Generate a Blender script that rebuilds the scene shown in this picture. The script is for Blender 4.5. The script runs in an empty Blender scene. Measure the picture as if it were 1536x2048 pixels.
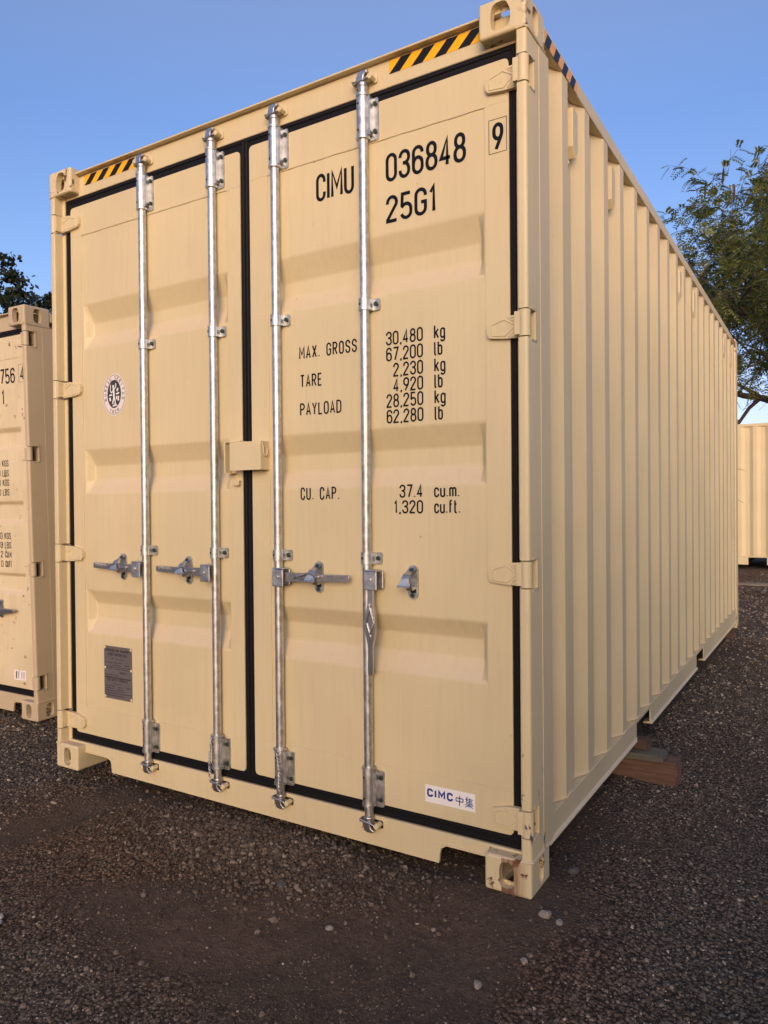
import bpy, bmesh, math, random
import numpy as np
from mathutils import Vector, Matrix
R = math.radians
PI = math.pi
rnd = random.Random(7)
scene = bpy.context.scene
C = scene.collection

# ------------------------------------------------------------------ camera
cd = bpy.data.cameras.new("camera")
cam = bpy.data.objects.new("camera", cd)
C.objects.link(cam)
RIGHT = Vector((0.8535445824557755, 0.5209459278894234, -0.008774165249389936))
DOWN = Vector((-0.002620371117192151, -0.012548021621523972, -0.9999178370289201))
FWD = Vector((-0.5210132238394761, 0.8534974442661287, -0.009345224212529412))
M = Matrix((RIGHT, -DOWN, -FWD)).transposed().to_4x4()
M.translation = Vector((3.258671220040032, -2.227217160947591, 1.2667658062617617))
cam.matrix_world = M
cd.sensor_fit = 'VERTICAL'
cd.sensor_height = 24.0
cd.lens = 1468.459 / 2048 * 24.0
cd.clip_start = 0.05
cd.clip_end = 2000
scene.camera = cam
CAMXY = (3.2587, -2.2272)
OCCLUDER_AT = (8.15, -1.8, -0.06)          # door end of the unseen container added to shade the long wall

# ------------------------------------------------------------------ sky, sun, exposure
SUN_EL, SUN_AZ = R(10), R(-28)         # azimuth: how far to the side of straight-on to the doors
world = bpy.data.worlds.new("World")
scene.world = world
world.use_nodes = True
wn = world.node_tree
bg = wn.nodes['Background']
sky = wn.nodes.new('ShaderNodeTexSky')
sky.sky_type = 'NISHITA'
sky.sun_disc = False
sky.sun_elevation = SUN_EL
sky.sun_rotation = PI + SUN_AZ
sky.air_density = 1.0
sky.dust_density = 1.0
sky.ozone_density = 3.0
# evening air: violet-blue overhead, lavender band low down
tcw = wn.nodes.new('ShaderNodeTexCoord')
spw = wn.nodes.new('ShaderNodeSeparateXYZ')
wn.links.new(tcw.outputs['Generated'], spw.inputs[0])
rw = wn.nodes.new('ShaderNodeValToRGB')
el = rw.color_ramp.elements
while len(el) < 6:
    el.new(0.5)
for e_, (p_, c_) in zip(el, ((0.0, (1.22, 0.84, 0.84)), (0.13, (1.05, 0.80, 0.94)), (0.30, (0.90, 0.79, 0.90)), (0.45, (0.90, 0.82, 0.96)), (0.60, (1.36, 0.98, 0.98)), (0.85, (1.62, 1.14, 1.10)))):
    e_.position = p_
    e_.color = (*c_, 1)
wn.links.new(spw.outputs[2], rw.inputs[0])
mw = wn.nodes.new('ShaderNodeMix')
mw.data_type = 'RGBA'
mw.blend_type = 'MULTIPLY'
mw.inputs[0].default_value = 1.0
wn.links.new(sky.outputs[0], mw.inputs[6])
wn.links.new(rw.outputs[0], mw.inputs[7])
wn.links.new(mw.outputs[2], bg.inputs[0])
bg.inputs[1].default_value = 0.135
sl = bpy.data.lights.new("sun", 'SUN')
sl.energy = 1.7
sl.angle = R(46)
sl.color = (1.0, 0.79, 0.50)
sun = bpy.data.objects.new("sun", sl)
C.objects.link(sun)
Ld = Vector((-math.sin(SUN_AZ) * math.cos(SUN_EL), -math.cos(SUN_AZ) * math.cos(SUN_EL), math.sin(SUN_EL)))
sun.rotation_euler = Ld.to_track_quat('Z', 'Y').to_euler()
sun.location = Ld * 30
scene.view_settings.view_transform = 'Standard'
scene.view_settings.look = 'None'
scene.view_settings.gamma = 1
scene.view_settings.exposure = 1.03

# ------------------------------------------------------------------ materials
def newmat(name, base, rough=0.5, metal=0.0, spec=None):
    m = bpy.data.materials.new(name)
    m.use_nodes = True
    b = m.node_tree.nodes['Principled BSDF']
    b.inputs['Base Color'].default_value = (*base, 1)
    b.inputs['Roughness'].default_value = rough
    b.inputs['Metallic'].default_value = metal
    if spec is not None:
        b.inputs['Specular IOR Level'].default_value = spec
    return m, m.node_tree, b

def N(nt, t, **kw):
    n = nt.nodes.new(t)
    for k, v in kw.items():
        if k in n.inputs:
            n.inputs[k].default_value = v
        else:
            setattr(n, k, v)
    return n

def noise(nt, scale, detail=4, rough=0.55, stretch=None, coord='Object', off=(0, 0, 0)):
    tc = N(nt, 'ShaderNodeTexCoord')
    mp = N(nt, 'ShaderNodeMapping')
    if stretch:
        mp.inputs['Scale'].default_value = stretch
    mp.inputs['Location'].default_value = off
    nt.links.new(tc.outputs[coord], mp.inputs[0])
    n = N(nt, 'ShaderNodeTexNoise')
    n.inputs['Scale'].default_value = scale
    n.inputs['Detail'].default_value = detail
    n.inputs['Roughness'].default_value = rough
    nt.links.new(mp.outputs[0], n.inputs['Vector'])
    return n.outputs['Fac']

def ramp(nt, src, stops):
    r = N(nt, 'ShaderNodeValToRGB')
    e = r.color_ramp.elements
    while len(e) < len(stops):
        e.new(0.5)
    for i, (p, c) in enumerate(stops):
        e[i].position = p
        e[i].color = (c, c, c, 1) if not isinstance(c, tuple) else (*c, 1)
    nt.links.new(src, r.inputs[0])
    return r.outputs[0]

def mix(nt, fac, a, b, mode='MIX'):
    m = N(nt, 'ShaderNodeMix', data_type='RGBA', blend_type=mode)
    for sock, v in ((m.inputs['Factor'], fac), (m.inputs['A'], a), (m.inputs['B'], b)):
        pass
    fi = m.inputs[0]
    ai = [i for i in m.inputs if i.name == 'A' and i.type == 'RGBA'][0]
    bi = [i for i in m.inputs if i.name == 'B' and i.type == 'RGBA'][0]
    for sock, v in ((fi, fac), (ai, a), (bi, b)):
        if isinstance(v, (int, float)):
            sock.default_value = v
        elif isinstance(v, tuple):
            sock.default_value = (*v, 1)
        else:
            nt.links.new(v, sock)
    return [o for o in m.outputs if o.type == 'RGBA'][0]

def math_(nt, op, a, b=None, clamp=False):
    m = N(nt, 'ShaderNodeMath', operation=op, use_clamp=clamp)
    for i, v in enumerate((a, b)):
        if v is None:
            continue
        if isinstance(v, (int, float)):
            m.inputs[i].default_value = v
        else:
            nt.links.new(v, m.inputs[i])
    return m.outputs[0]

def bump(nt, b, h, strength=0.2, dist=0.002, prev=None):
    n = N(nt, 'ShaderNodeBump')
    n.inputs['Strength'].default_value = strength
    n.inputs['Distance'].default_value = dist
    nt.links.new(h, n.inputs['Height'])
    if prev is not None:
        nt.links.new(prev, n.inputs['Normal'])
    nt.links.new(n.outputs[0], b.inputs['Normal'])
    return n.outputs[0]

PAINT = (0.618, 0.513, 0.306)

def paint_mat(name, base=PAINT, rust=0.0, streak=None, chips=0.0, dirt=0.0):
    """cream container paint: faint mottling, streaky pinkish tint on upward facing folds, optional rust and chips"""
    m, nt, b = newmat(name, base, 0.5)
    n1 = noise(nt, 1.7, 3)
    col = mix(nt, ramp(nt, n1, [(0.3, 0.0), (0.7, 1.0)]), tuple(c * 0.93 for c in base), tuple(min(1, c * 1.05) for c in base))
    nv = noise(nt, 9.0, 4, stretch=(6, 6, 0.35))
    col = mix(nt, math_(nt, 'MULTIPLY', ramp(nt, nv, [(0.45, 0.0), (0.75, 1.0)]), 0.24), col, (0.50, 0.38, 0.24))
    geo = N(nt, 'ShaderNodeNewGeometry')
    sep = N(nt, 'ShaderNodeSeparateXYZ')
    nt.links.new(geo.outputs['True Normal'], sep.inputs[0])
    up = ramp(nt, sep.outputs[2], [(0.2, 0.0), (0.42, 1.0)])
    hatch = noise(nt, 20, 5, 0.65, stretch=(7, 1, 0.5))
    up_tint = math_(nt, 'MULTIPLY', up, ramp(nt, hatch, [(0.32, 0.15), (0.68, 0.85)]))
    col = mix(nt, math_(nt, 'MULTIPLY', up_tint, 0.62), col, (0.66, 0.50, 0.38))  # pinkish tint, broken by streaks, where the normal points up
    # small dark pits
    vor = N(nt, 'ShaderNodeTexVoronoi')
    vor.inputs['Scale'].default_value = 9.5
    tc = N(nt, 'ShaderNodeTexCoord')
    nt.links.new(tc.outputs['Object'], vor.inputs['Vector'])
    pit = ramp(nt, vor.outputs['Distance'], [(0.028, 1.0), (0.042, 0.0)])
    pm = ramp(nt, noise(nt, 3.3, 2), [(0.52, 0.0), (0.6, 1.0)])
    col = mix(nt, math_(nt, 'MULTIPLY', math_(nt, 'MULTIPLY', pit, pm), 0.55), col, (0.16, 0.10, 0.06))
    if dirt > 0:
        d = noise(nt, 4.5, 6, 0.6, stretch=(1.3, 1.3, 0.6))
        col = mix(nt, math_(nt, 'MULTIPLY', ramp(nt, d, [(0.48, 0.0), (0.72, 1.0)]), dirt), col, (0.36, 0.25, 0.15))
    if chips > 0:
        c1 = noise(nt, 26, 5, 0.65, stretch=(1, 1, 0.45))
        c2 = noise(nt, 3.1, 2, off=(3, 1, 2))
        cm = math_(nt, 'MULTIPLY', ramp(nt, c1, [(0.61, 0.0), (0.64, 1.0)]), ramp(nt, c2, [(0.47, 0.0), (0.55, 1.0)]))
        if chips < 1:      # only low on the post, where forks knock it
            sp = N(nt, 'ShaderNodeSeparateXYZ')
            nt.links.new(tc.outputs['Object'], sp.inputs[0])
            cm = math_(nt, 'MULTIPLY', cm, ramp(nt, math_(nt, 'MULTIPLY', sp.outputs[2], 1.0), [(0.3, 1.0), (0.75, 0.0)]))
        col = mix(nt, cm, col, (0.07, 0.075, 0.09))
    if rust > 0:
        r1 = noise(nt, 17, 6, 0.6)
        r2 = noise(nt, 5.0, 2, off=(5, 2, 1))
        rm = math_(nt, 'MULTIPLY', ramp(nt, r1, [(0.66 - 0.17 * rust, 0.0), (0.69 - 0.17 * rust, 1.0)]), ramp(nt, r2, [(0.48, 0.0), (0.53, 1.0)]))
        col = mix(nt, rm, col, (0.13, 0.045, 0.022))
        nt.links.new(math_(nt, 'ADD', math_(nt, 'MULTIPLY', rm, 0.35), 0.5), b.inputs['Roughness'])
    if streak:
        # rust washed down round the opening of the fitting, between two heights and two widths
        x0, x1 = streak
        sp = N(nt, 'ShaderNodeSeparateXYZ')
        nt.links.new(tc.outputs['Object'], sp.inputs[0])
        g = math_(nt, 'MULTIPLY', math_(nt, 'GREATER_THAN', sp.outputs[0], x0), math_(nt, 'SUBTRACT', 1.0, ramp(nt, math_(nt, 'DIVIDE', math_(nt, 'SUBTRACT', sp.outputs[0], x0), x1 - x0), [(0.55, 0.0), (1.0, 1.0)])))
        fr = math_(nt, 'LESS_THAN', sp.outputs[1], 0.002)
        st = noise(nt, 22, 5, 0.7, stretch=(5, 1, 0.5))
        sm = math_(nt, 'MULTIPLY', math_(nt, 'MULTIPLY', g, fr), ramp(nt, st, [(0.28, 0.25), (0.58, 1.0)]))
        col = mix(nt, math_(nt, 'MULTIPLY', sm, 0.85), col, (0.17, 0.06, 0.028))
        low = math_(nt, 'MULTIPLY', math_(nt, 'MULTIPLY', math_(nt, 'LESS_THAN', sp.outputs[2], 0.03), fr), math_(nt, 'MULTIPLY', math_(nt, 'GREATER_THAN', sp.outputs[0], x0), math_(nt, 'LESS_THAN', sp.outputs[0], x0 + 0.045)))
        col = mix(nt, math_(nt, 'MULTIPLY', low, 0.7), col, (0.13, 0.042, 0.02))
    nt.links.new(col, b.inputs['Base Color'])
    lo = noise(nt, 2.2, 2)
    hi = noise(nt, 160, 3)
    h = math_(nt, 'ADD', math_(nt, 'MULTIPLY', lo, 10.0), math_(nt, 'MULTIPLY', hi, 0.22))
    bump(nt, b, h, 0.25, 0.002)
    return m

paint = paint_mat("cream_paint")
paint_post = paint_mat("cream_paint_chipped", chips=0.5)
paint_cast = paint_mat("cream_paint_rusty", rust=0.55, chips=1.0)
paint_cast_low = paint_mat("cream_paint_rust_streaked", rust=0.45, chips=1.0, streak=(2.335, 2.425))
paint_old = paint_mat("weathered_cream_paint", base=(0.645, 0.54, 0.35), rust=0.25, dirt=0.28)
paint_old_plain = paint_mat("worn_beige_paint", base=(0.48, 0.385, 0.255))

gasket_m, nt, b = newmat("black_rubber", (0.007, 0.0065, 0.0075), 0.6, spec=0.18)
bump(nt, b, noise(nt, 60, 4), 0.2, 0.002)

steel, nt, b = newmat("galvanised_steel", (0.62, 0.62, 0.61), 0.4, 1.0)
n = noise(nt, 40, 5, 0.6)
n2 = noise(nt, 9, 3, stretch=(1, 1, 0.3))
nt.links.new(mix(nt, ramp(nt, n, [(0.3, 0.0), (0.7, 1.0)]), (0.40, 0.40, 0.395), (0.70, 0.70, 0.68)), b.inputs['Base Color'])
nt.links.new(math_(nt, 'ADD', math_(nt, 'MULTIPLY', n, 0.34), 0.30), b.inputs['Roughness'])
bump(nt, b, math_(nt, 'ADD', n, math_(nt, 'MULTIPLY', n2, 2.0)), 0.25, 0.0012)

cast_steel, nt, b = newmat("forged_steel", (0.42, 0.40, 0.40), 0.36, 1.0)
n = noise(nt, 90, 5, 0.65)
nt.links.new(mix(nt, n, (0.36, 0.335, 0.32), (0.70, 0.67, 0.645)), b.inputs['Base Color'])
bump(nt, b, n, 0.35, 0.0015)

bolt_m, nt, b = newmat("dark_green_bolt", (0.055, 0.085, 0.08), 0.4, 0.7)
hole_m, nt, b = newmat("drilled_hole", (0.008, 0.008, 0.009), 0.8)
ink, nt, b = newmat("navy_black_lettering", (0.006, 0.008, 0.014), 0.6, spec=0.12)
yellow, nt, b = newmat("amber_tape", (0.86, 0.42, 0.008), 0.5, spec=0.25)
tape_black, nt, b = newmat("black_tape", (0.008, 0.009, 0.014), 0.5, spec=0.2)
orange, nt, b = newmat("orange_tape", (0.74, 0.38, 0.13), 0.5, spec=0.2)
tape_blue, nt, b = newmat("dark_blue_tape", (0.016, 0.024, 0.06), 0.5, spec=0.2)
white_st, nt, b = newmat("white_sticker", (0.80, 0.76, 0.74), 0.4)
pink_st, nt, b = newmat("off_white_sticker", (0.74, 0.66, 0.62), 0.4)
grey_ink, nt, b = newmat("dark_grey_ink", (0.035, 0.032, 0.03), 0.5)
blue_ink, nt, b = newmat("blue_ink", (0.012, 0.035, 0.20), 0.4)
plate_m, nt, b = newmat("engraved_plate", (0.20, 0.175, 0.175), 0.45, 0.5)
nt.links.new(mix(nt, noise(nt, 30, 4), (0.15, 0.13, 0.13), (0.25, 0.22, 0.22)), b.inputs['Base Color'])
under_m, nt, b = newmat("underside_bitumen", (0.02, 0.019, 0.019), 0.8)

def wood_mat(name, a, bcol, grain):
    m, nt, b = newmat(name, a, 0.8)
    g = noise(nt, 12, 5, 0.6, stretch=grain)
    f = noise(nt, 60, 4, 0.6, stretch=grain)
    col = mix(nt, ramp(nt, g, [(0.35, 0.0), (0.65, 1.0)]), a, bcol)
    col = mix(nt, math_(nt, 'MULTIPLY', ramp(nt, f, [(0.5, 0.0), (0.7, 1.0)]), 0.5), col, tuple(c * 0.45 for c in a))
    nt.links.new(col, b.inputs['Base Color'])
    bump(nt, b, f, 0.5, 0.004)
    return m
wood_red = wood_mat("reddish_timber", (0.115, 0.058, 0.038), (0.18, 0.10, 0.068), (0.25, 4, 4))
wood_green = wood_mat("greenish_timber", (0.15, 0.115, 0.08), (0.10, 0.115, 0.085), (0.25, 4, 4))
wood_brown = wood_mat("brown_timber", (0.07, 0.038, 0.024), (0.115, 0.065, 0.042), (0.25, 4, 4))
wood_grey = wood_mat("grey_board", (0.16, 0.13, 0.11), (0.22, 0.18, 0.15), (0.25, 4, 4))

# ------------------------------------------------------------------ mesh building
class MB:
    def __init__(s):
        s.v, s.f, s.m = [], [], []

    def add(s, verts, faces, m=0):
        o = len(s.v)
        s.v.extend(tuple(p) for p in verts)
        for f in faces:
            s.f.append([i + o for i in f])
            s.m.append(m)

    def box(s, x0, x1, y0, y1, z0, z1, m=0):
        s.add([(x0, y0, z0), (x1, y0, z0), (x1, y1, z0), (x0, y1, z0), (x0, y0, z1), (x1, y0, z1), (x1, y1, z1), (x0, y1, z1)],
              [(0, 3, 2, 1), (4, 5, 6, 7), (0, 1, 5, 4), (1, 2, 6, 5), (2, 3, 7, 6), (3, 0, 4, 7)], m)

    def prism(s, poly, axis, a0, a1, m=0, caps=True):
        """poly: 2D points in the other two axes (x,y,z order)"""
        n = len(poly)
        def P(p, a):
            return (a, p[0], p[1]) if axis == 0 else (p[0], a, p[1]) if axis == 1 else (p[0], p[1], a)
        vs = [P(p, a0) for p in poly] + [P(p, a1) for p in poly]
        fs = [(i, (i + 1) % n, n + (i + 1) % n, n + i) for i in range(n)]
        if caps:
            fs += [tuple(range(n))[::-1], tuple(range(n, 2 * n))]
        s.add(vs, fs, m)

    def cyl(s, p0, p1, r0, r1=None, n=20, caps=True, m=0):
        r1 = r0 if r1 is None else r1
        p0, p1 = Vector(p0), Vector(p1)
        d = (p1 - p0).normalized()
        u = d.orthogonal().normalized()
        w = d.cross(u)
        vs = []
        for p, r in ((p0, r0), (p1, r1)):
            for i in range(n):
                a = 2 * PI * i / n
                vs.append(p + (u * math.cos(a) + w * math.sin(a)) * r)
        fs = [(i, (i + 1) % n, n + (i + 1) % n, n + i) for i in range(n)]
        if caps:
            fs += [tuple(range(n))[::-1], tuple(range(n, 2 * n))]
        s.add(vs, fs, m)

    def tube(s, pts, rad, n=8, m=0):
        pts = [Vector(p) for p in pts]
        k = len(pts)
        rads = rad if isinstance(rad, (list, tuple)) else [rad] * k
        vs = []
        u = None
        for i in range(k):
            t = (pts[min(i + 1, k - 1)] - pts[max(i - 1, 0)])
            if t.length < 1e-9:
                t = Vector((0, 0, 1))
            t.normalize()
            if u is None:
                u = t.orthogonal().normalized()
            u = (u - t * u.dot(t))
            if u.length < 1e-6:
                u = t.orthogonal()
            u.normalize()
            w = t.cross(u)
            for j in range(n):
                a = 2 * PI * j / n
                vs.append(pts[i] + (u * math.cos(a) + w * math.sin(a)) * rads[i])
        fs = []
        for i in range(k - 1):
            for j in range(n):
                fs.append((i * n + j, i * n + (j + 1) % n, (i + 1) * n + (j + 1) % n, (i + 1) * n + j))
        fs.append(tuple(range(n))[::-1])
        fs.append(tuple(range((k - 1) * n, k * n)))
        s.add(vs, fs, m)

    def grid(s, xs, zs, fn, m=0):
        """surface y = fn(x, z) over a grid in x and z"""
        nx = len(xs)
        vs = [(x, fn(x, z), z) for z in zs for x in xs]
        fs = [(j * nx + i, j * nx + i + 1, (j + 1) * nx + i + 1, (j + 1) * nx + i) for j in range(len(zs) - 1) for i in range(nx - 1)]
        s.add(vs, fs, m)

    def build(s, name, mats, parent=None, bevel=0.0, seg=2, smooth=None, recalc=True, loc=None):
        me = bpy.data.meshes.new(name)
        me.from_pydata([tuple(v) for v in s.v], [], s.f)
        mats = mats if isinstance(mats, (list, tuple)) else [mats]
        for x in mats:
            me.materials.append(x)
        me.polygons.foreach_set('material_index', s.m)
        if recalc:
            bm = bmesh.new()
            bm.from_mesh(me)
            bmesh.ops.recalc_face_normals(bm, faces=bm.faces)
            bm.to_mesh(me)
            bm.free()
        if smooth is not None:
            me.set_sharp_from_angle(angle=R(smooth))
        me.update()
        o = bpy.data.objects.new(name, me)
        C.objects.link(o)
        if parent is not None:
            o.parent = parent
        if bevel > 0:
            md = o.modifiers.new("bevel", 'BEVEL')
            md.width = bevel
            md.segments = seg
            md.limit_method = 'ANGLE'
            md.angle_limit = R(28)
            md.harden_normals = False
        return o

def smooth_all(o, angle=35):
    me = o.data
    me.polygons.foreach_set('use_smooth', [True] * len(me.polygons))
    me.set_sharp_from_angle(angle=R(angle))
    return o

def tag(o, label=None, cat=None, group=None, kind=None):
    if label: o['label'] = label
    if cat: o['category'] = cat
    if group: o['group'] = group
    if kind: o['kind'] = kind
    return o

def empty(name, loc=(0, 0, 0), rot=None):
    o = bpy.data.objects.new(name, None)
    C.objects.link(o)
    o.location = loc
    if rot is not None:
        o.rotation_euler = rot
    o.empty_display_size = 0.2
    return o

# ------------------------------------------------------------------ stencil lettering as strokes
def arc(cx, cy, rx, ry, a0, a1, n=8):
    return [(cx + rx * math.cos(R(a0 + (a1 - a0) * i / n)), cy + ry * math.sin(R(a0 + (a1 - a0) * i / n))) for i in range(n + 1)]

def glyphs():
    w = 0.44; h = w / 2; t = 0.78; u = 0.22; q = 0.2
    g = {}
    stad = arc(h, t, h, q + 0.02, 180, 0) + arc(h, u, h, q + 0.02, 0, -180)
    g['0'] = g['O'] = (w, [('c', stad)])
    g['Q'] = g['O']
    g['C'] = (w, [arc(h, t, h, .22, 0, 180)[0:1] and ([(w, .70)] + arc(h, t, h, .22, 0, 180) + arc(h, u, h, .22, 180, 360) + [(w, .30)])])
    g['G'] = (w, [[(w, .72)] + arc(h, t, h, .22, 0, 180) + arc(h, u, h, .22, 180, 360) + [(w, .48), (.24, .48)]])
    g['I'] = (0.02, [[(.01, 0), (.01, 1)]])
    g['1'] = (0.20, [[(0, .78), (.14, 1), (.14, 0)]])
    g['L'] = (.36, [[(0, 1), (0, 0), (.36, 0)]])
    g['M'] = (.56, [[(0, 0), (0, 1), (.28, .35), (.56, 1), (.56, 0)]])
    g['N'] = (w, [[(0, 0), (0, 1), (w, 0), (w, 1)]])
    g['U'] = (w, [[(0, 1)] + arc(h, u, h, .22, 180, 360) + [(w, 1)]])
    g['V'] = (w, [[(0, 1), (h, 0), (w, 1)]])
    g['W'] = (.6, [[(0, 1), (.15, 0), (.3, .7), (.45, 0), (.6, 1)]])
    g['A'] = (w, [[(0, 0), (h, 1), (w, 0)], [(.08, .3), (w - .08, .3)]])
    g['X'] = (w, [[(0, 0), (w, 1)], [(0, 1), (w, 0)]])
    g['K'] = (w, [[(0, 0), (0, 1)], [(w, 1), (.03, .45)], [(.14, .57), (w, 0)]])
    g['Y'] = (w, [[(0, 1), (h, .48), (w, 1)], [(h, .48), (h, 0)]])
    g['T'] = (w, [[(0, 1), (w, 1)], [(h, 1), (h, 0)]])
    g['E'] = (.38, [[(.38, 1), (0, 1), (0, 0), (.38, 0)], [(0, .52), (.32, .52)]])
    g['F'] = (.38, [[(.38, 1), (0, 1), (0, 0)], [(0, .52), (.32, .52)]])
    g['H'] = (w, [[(0, 0), (0, 1)], [(w, 0), (w, 1)], [(0, .52), (w, .52)]])
    g['D'] = (w, [('c', [(0, 0), (0, 1), (.2, 1)] + arc(.2, .76, .24, .24, 80, 0) + arc(.2, .24, .24, .24, 0, -80) + [(.2, 0)])])
    g['P'] = (w, [[(0, 0), (0, 1), (.2, 1)] + arc(.2, .75, .24, .25, 80, -80) + [(.2, .5), (0, .5)]])
    g['R'] = (w, [[(0, 0), (0, 1), (.2, 1)] + arc(.2, .75, .24, .25, 80, -80) + [(.2, .5), (0, .5)], [(.2, .5), (w, 0)]])
    g['B'] = (w, [('c', [(0, 0), (0, 1), (.2, 1)] + arc(.2, .77, .22, .23, 80, -80) + arc(.2, .27, .24, .27, 80, -80) + [(.2, 0)]), [(0, .54), (.2, .54)]])
    g['S'] = (w, [[(w, .74)] + arc(h, .78, h, .22, 0, 180) + arc(h, .74, h, .22, 180, 250, 4) + arc(h, .26, h, .24, 70, 0, 4) + arc(h, .22, h, .22, 0, -180) + [(0, .27)]])
    g['2'] = (w, [[(0, .72)] + arc(h, .76, h, .24, 175, -20) + [(0, .06), (0, 0), (w, 0)]])
    g['3'] = (w, [[(0, .76)] + arc(h, .78, h, .22, 175, 0) + arc(h, .74, h, .21, 0, -70, 4) + [(.14, .53)], [(.14, .53)] + arc(h, .26, h, .27, 75, 0, 4) + arc(h, .22, h, .22, 0, -180) + [(0, .26)]])
    g['4'] = (w, [[(.30, 0), (.30, 1), (0, .26), (w, .26)]])
    g['5'] = (w, [[(w - .03, 1), (.04, 1), (.02, .52)] + arc(h, .34, h, .24, 140, 0) + arc(h, .22, h, .22, 0, -170)])
    g['6'] = (w, [[(w, .76)] + arc(h, .78, h, .22, 5, 180) + [(0, .3)], ('c', arc(h, .34, h, .26, 180, 0) + arc(h, .22, h, .22, 0, -180))])
    g['9'] = (w, [('c', arc(h, .78, h, .22, 180, 0) + arc(h, .66, h, .24, 0, -180)), [(w, .66), (.40, .5), (.12, 0)]])
    g['7'] = (w, [[(0, 1), (w, 1), (.14, 0)]])
    g['8'] = (w, [('c', arc(h, .79, .19, .21, 180, 0) + arc(h, .73, .19, .20, 0, -180)), ('c', arc(h, .30, h, .23, 180, 0) + arc(h, .22, h, .22, 0, -180))])
    g['.'] = (.06, [[(.03, 0), (.03, .09)]])
    g[','] = (.08, [[(.06, .08), (.06, 0), (.0, -.12)]])
    g[' '] = (.30, [])
    g['-'] = (.3, [[(0, .5), (.3, .5)]])
    x = .70
    g['k'] = (.36, [[(0, 0), (0, 1)], [(.34, x), (.03, .32)], [(.12, .42), (.36, 0)]])
    g['g'] = (.36, [('c', arc(.18, .52, .18, .18, 180, 0) + arc(.18, .18, .18, .18, 0, -180)), [(.36, x), (.36, -.12)] + arc(.18, -.12, .18, .16, 0, -170)])
    g['l'] = (.14, [[(0, 1), (0, .1), (.05, 0), (.14, 0)]])
    g['b'] = (.36, [[(0, 0), (0, 1)], ('c', arc(.18, .52, .18, .18, 180, 0) + arc(.18, .18, .18, .18, 0, -180))])
    g['c'] = (.36, [[(.36, .48)] + arc(.18, .52, .18, .18, 0, 180) + arc(.18, .18, .18, .18, 180, 360) + [(.36, .22)]])
    g['u'] = (.36, [[(0, x)] + arc(.18, .18, .18, .18, 180, 360) + [(.36, x)], [(.36, .2), (.36, 0)]])
    g['m'] = (.56, [[(0, 0), (0, x)], [(0, .5)] + arc(.14, .54, .14, .16, 180, 0) + [(.28, 0)], [(.28, .5)] + arc(.42, .54, .14, .16, 180, 0) + [(.56, 0)]])
    g['f'] = (.26, [[(.08, 0), (.08, .82)] + arc(.2, .84, .12, .16, 180, 90, 4) + [(.26, 1)], [(0, x), (.24, x)]])
    g['t'] = (.26, [[(.08, 1), (.08, .14)] + arc(.2, .14, .12, .14, 180, 270, 4) + [(.26, 0)], [(0, x), (.24, x)]])
    return g
G = glyphs()
GAP = 0.24

def ribbon(mb, pts, closed, th, y, mapf, m=0):
    """flat stroke of width th along 2-D points; mapf(x, z, y) -> world point"""
    p = [Vector((a[0], a[1])) for a in pts]
    q = [p[0]]
    for a in p[1:]:
        if (a - q[-1]).length > 1e-6:
            q.append(a)
    if closed and (q[0] - q[-1]).length < 1e-6:
        q.pop()
    n = len(q)
    if n < 2:
        return
    vs = []
    for i in range(n):
        a = q[i] - q[i - 1] if (i > 0 or closed) else q[1] - q[0]
        b_ = q[(i + 1) % n] - q[i] if (i < n - 1 or closed) else a
        a = a.normalized(); b_ = b_.normalized()
        na = Vector((-a.y, a.x)); nb = Vector((-b_.y, b_.x))
        mv = (na + nb)
        if mv.length < 1e-6:
            mv = na.copy()
        mv.normalize()
        k = min(1.0 / max(mv.dot(na), 0.3), 2.0)
        off = mv * (th / 2 * k)
        vs.append(q[i] + off); vs.append(q[i] - off)
    fs = []
    for i in range(n if closed else n - 1):
        j = (i + 1) % n
        fs.append((2 * i, 2 * j, 2 * j + 1, 2 * i + 1))
    mb.add([mapf(v.x, v.y, y) for v in vs], fs, m)

def text_width(txt, gap=GAP):
    return sum(G[c][0] for c in txt) + gap * (len(txt) - 1)

def write(mb, txt, x0, x1, z0, z1, y, th=None, m=0, gap=GAP, mapf=None, slant=0.0):
    """fit txt into the box x0..x1, z0..z1 on the plane y (strokes stay inside the box)"""
    H_ = z1 - z0
    th = th or 0.13 * H_
    mapf = mapf or (lambda x, z, yy: (x, yy, z))
    w = text_width(txt, gap)
    sx = (x1 - x0 - th) / max(w, 1e-6)
    sz = H_ - th
    px = x0 + th / 2
    k = 0
    for c in txt:
        gw, st = G[c]
        for s_ in st:
            closed = isinstance(s_, tuple)
            pts = s_[1] if closed else s_
            P = [(px + a[0] * sx + slant * (a[1]) * sz, z0 + th / 2 + a[1] * sz) for a in pts]
            if not closed and c not in '.,':      # square the ends of straight strokes out to the line
                pass
            ribbon(mb, P, closed, th, y - 0.00006 * (k % 3), mapf, m)
            k += 1
        px += (gw + gap) * sx

# ------------------------------------------------------------------ container parts
W = 2.438

def hole_ring(nx, ang):
    pass

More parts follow.
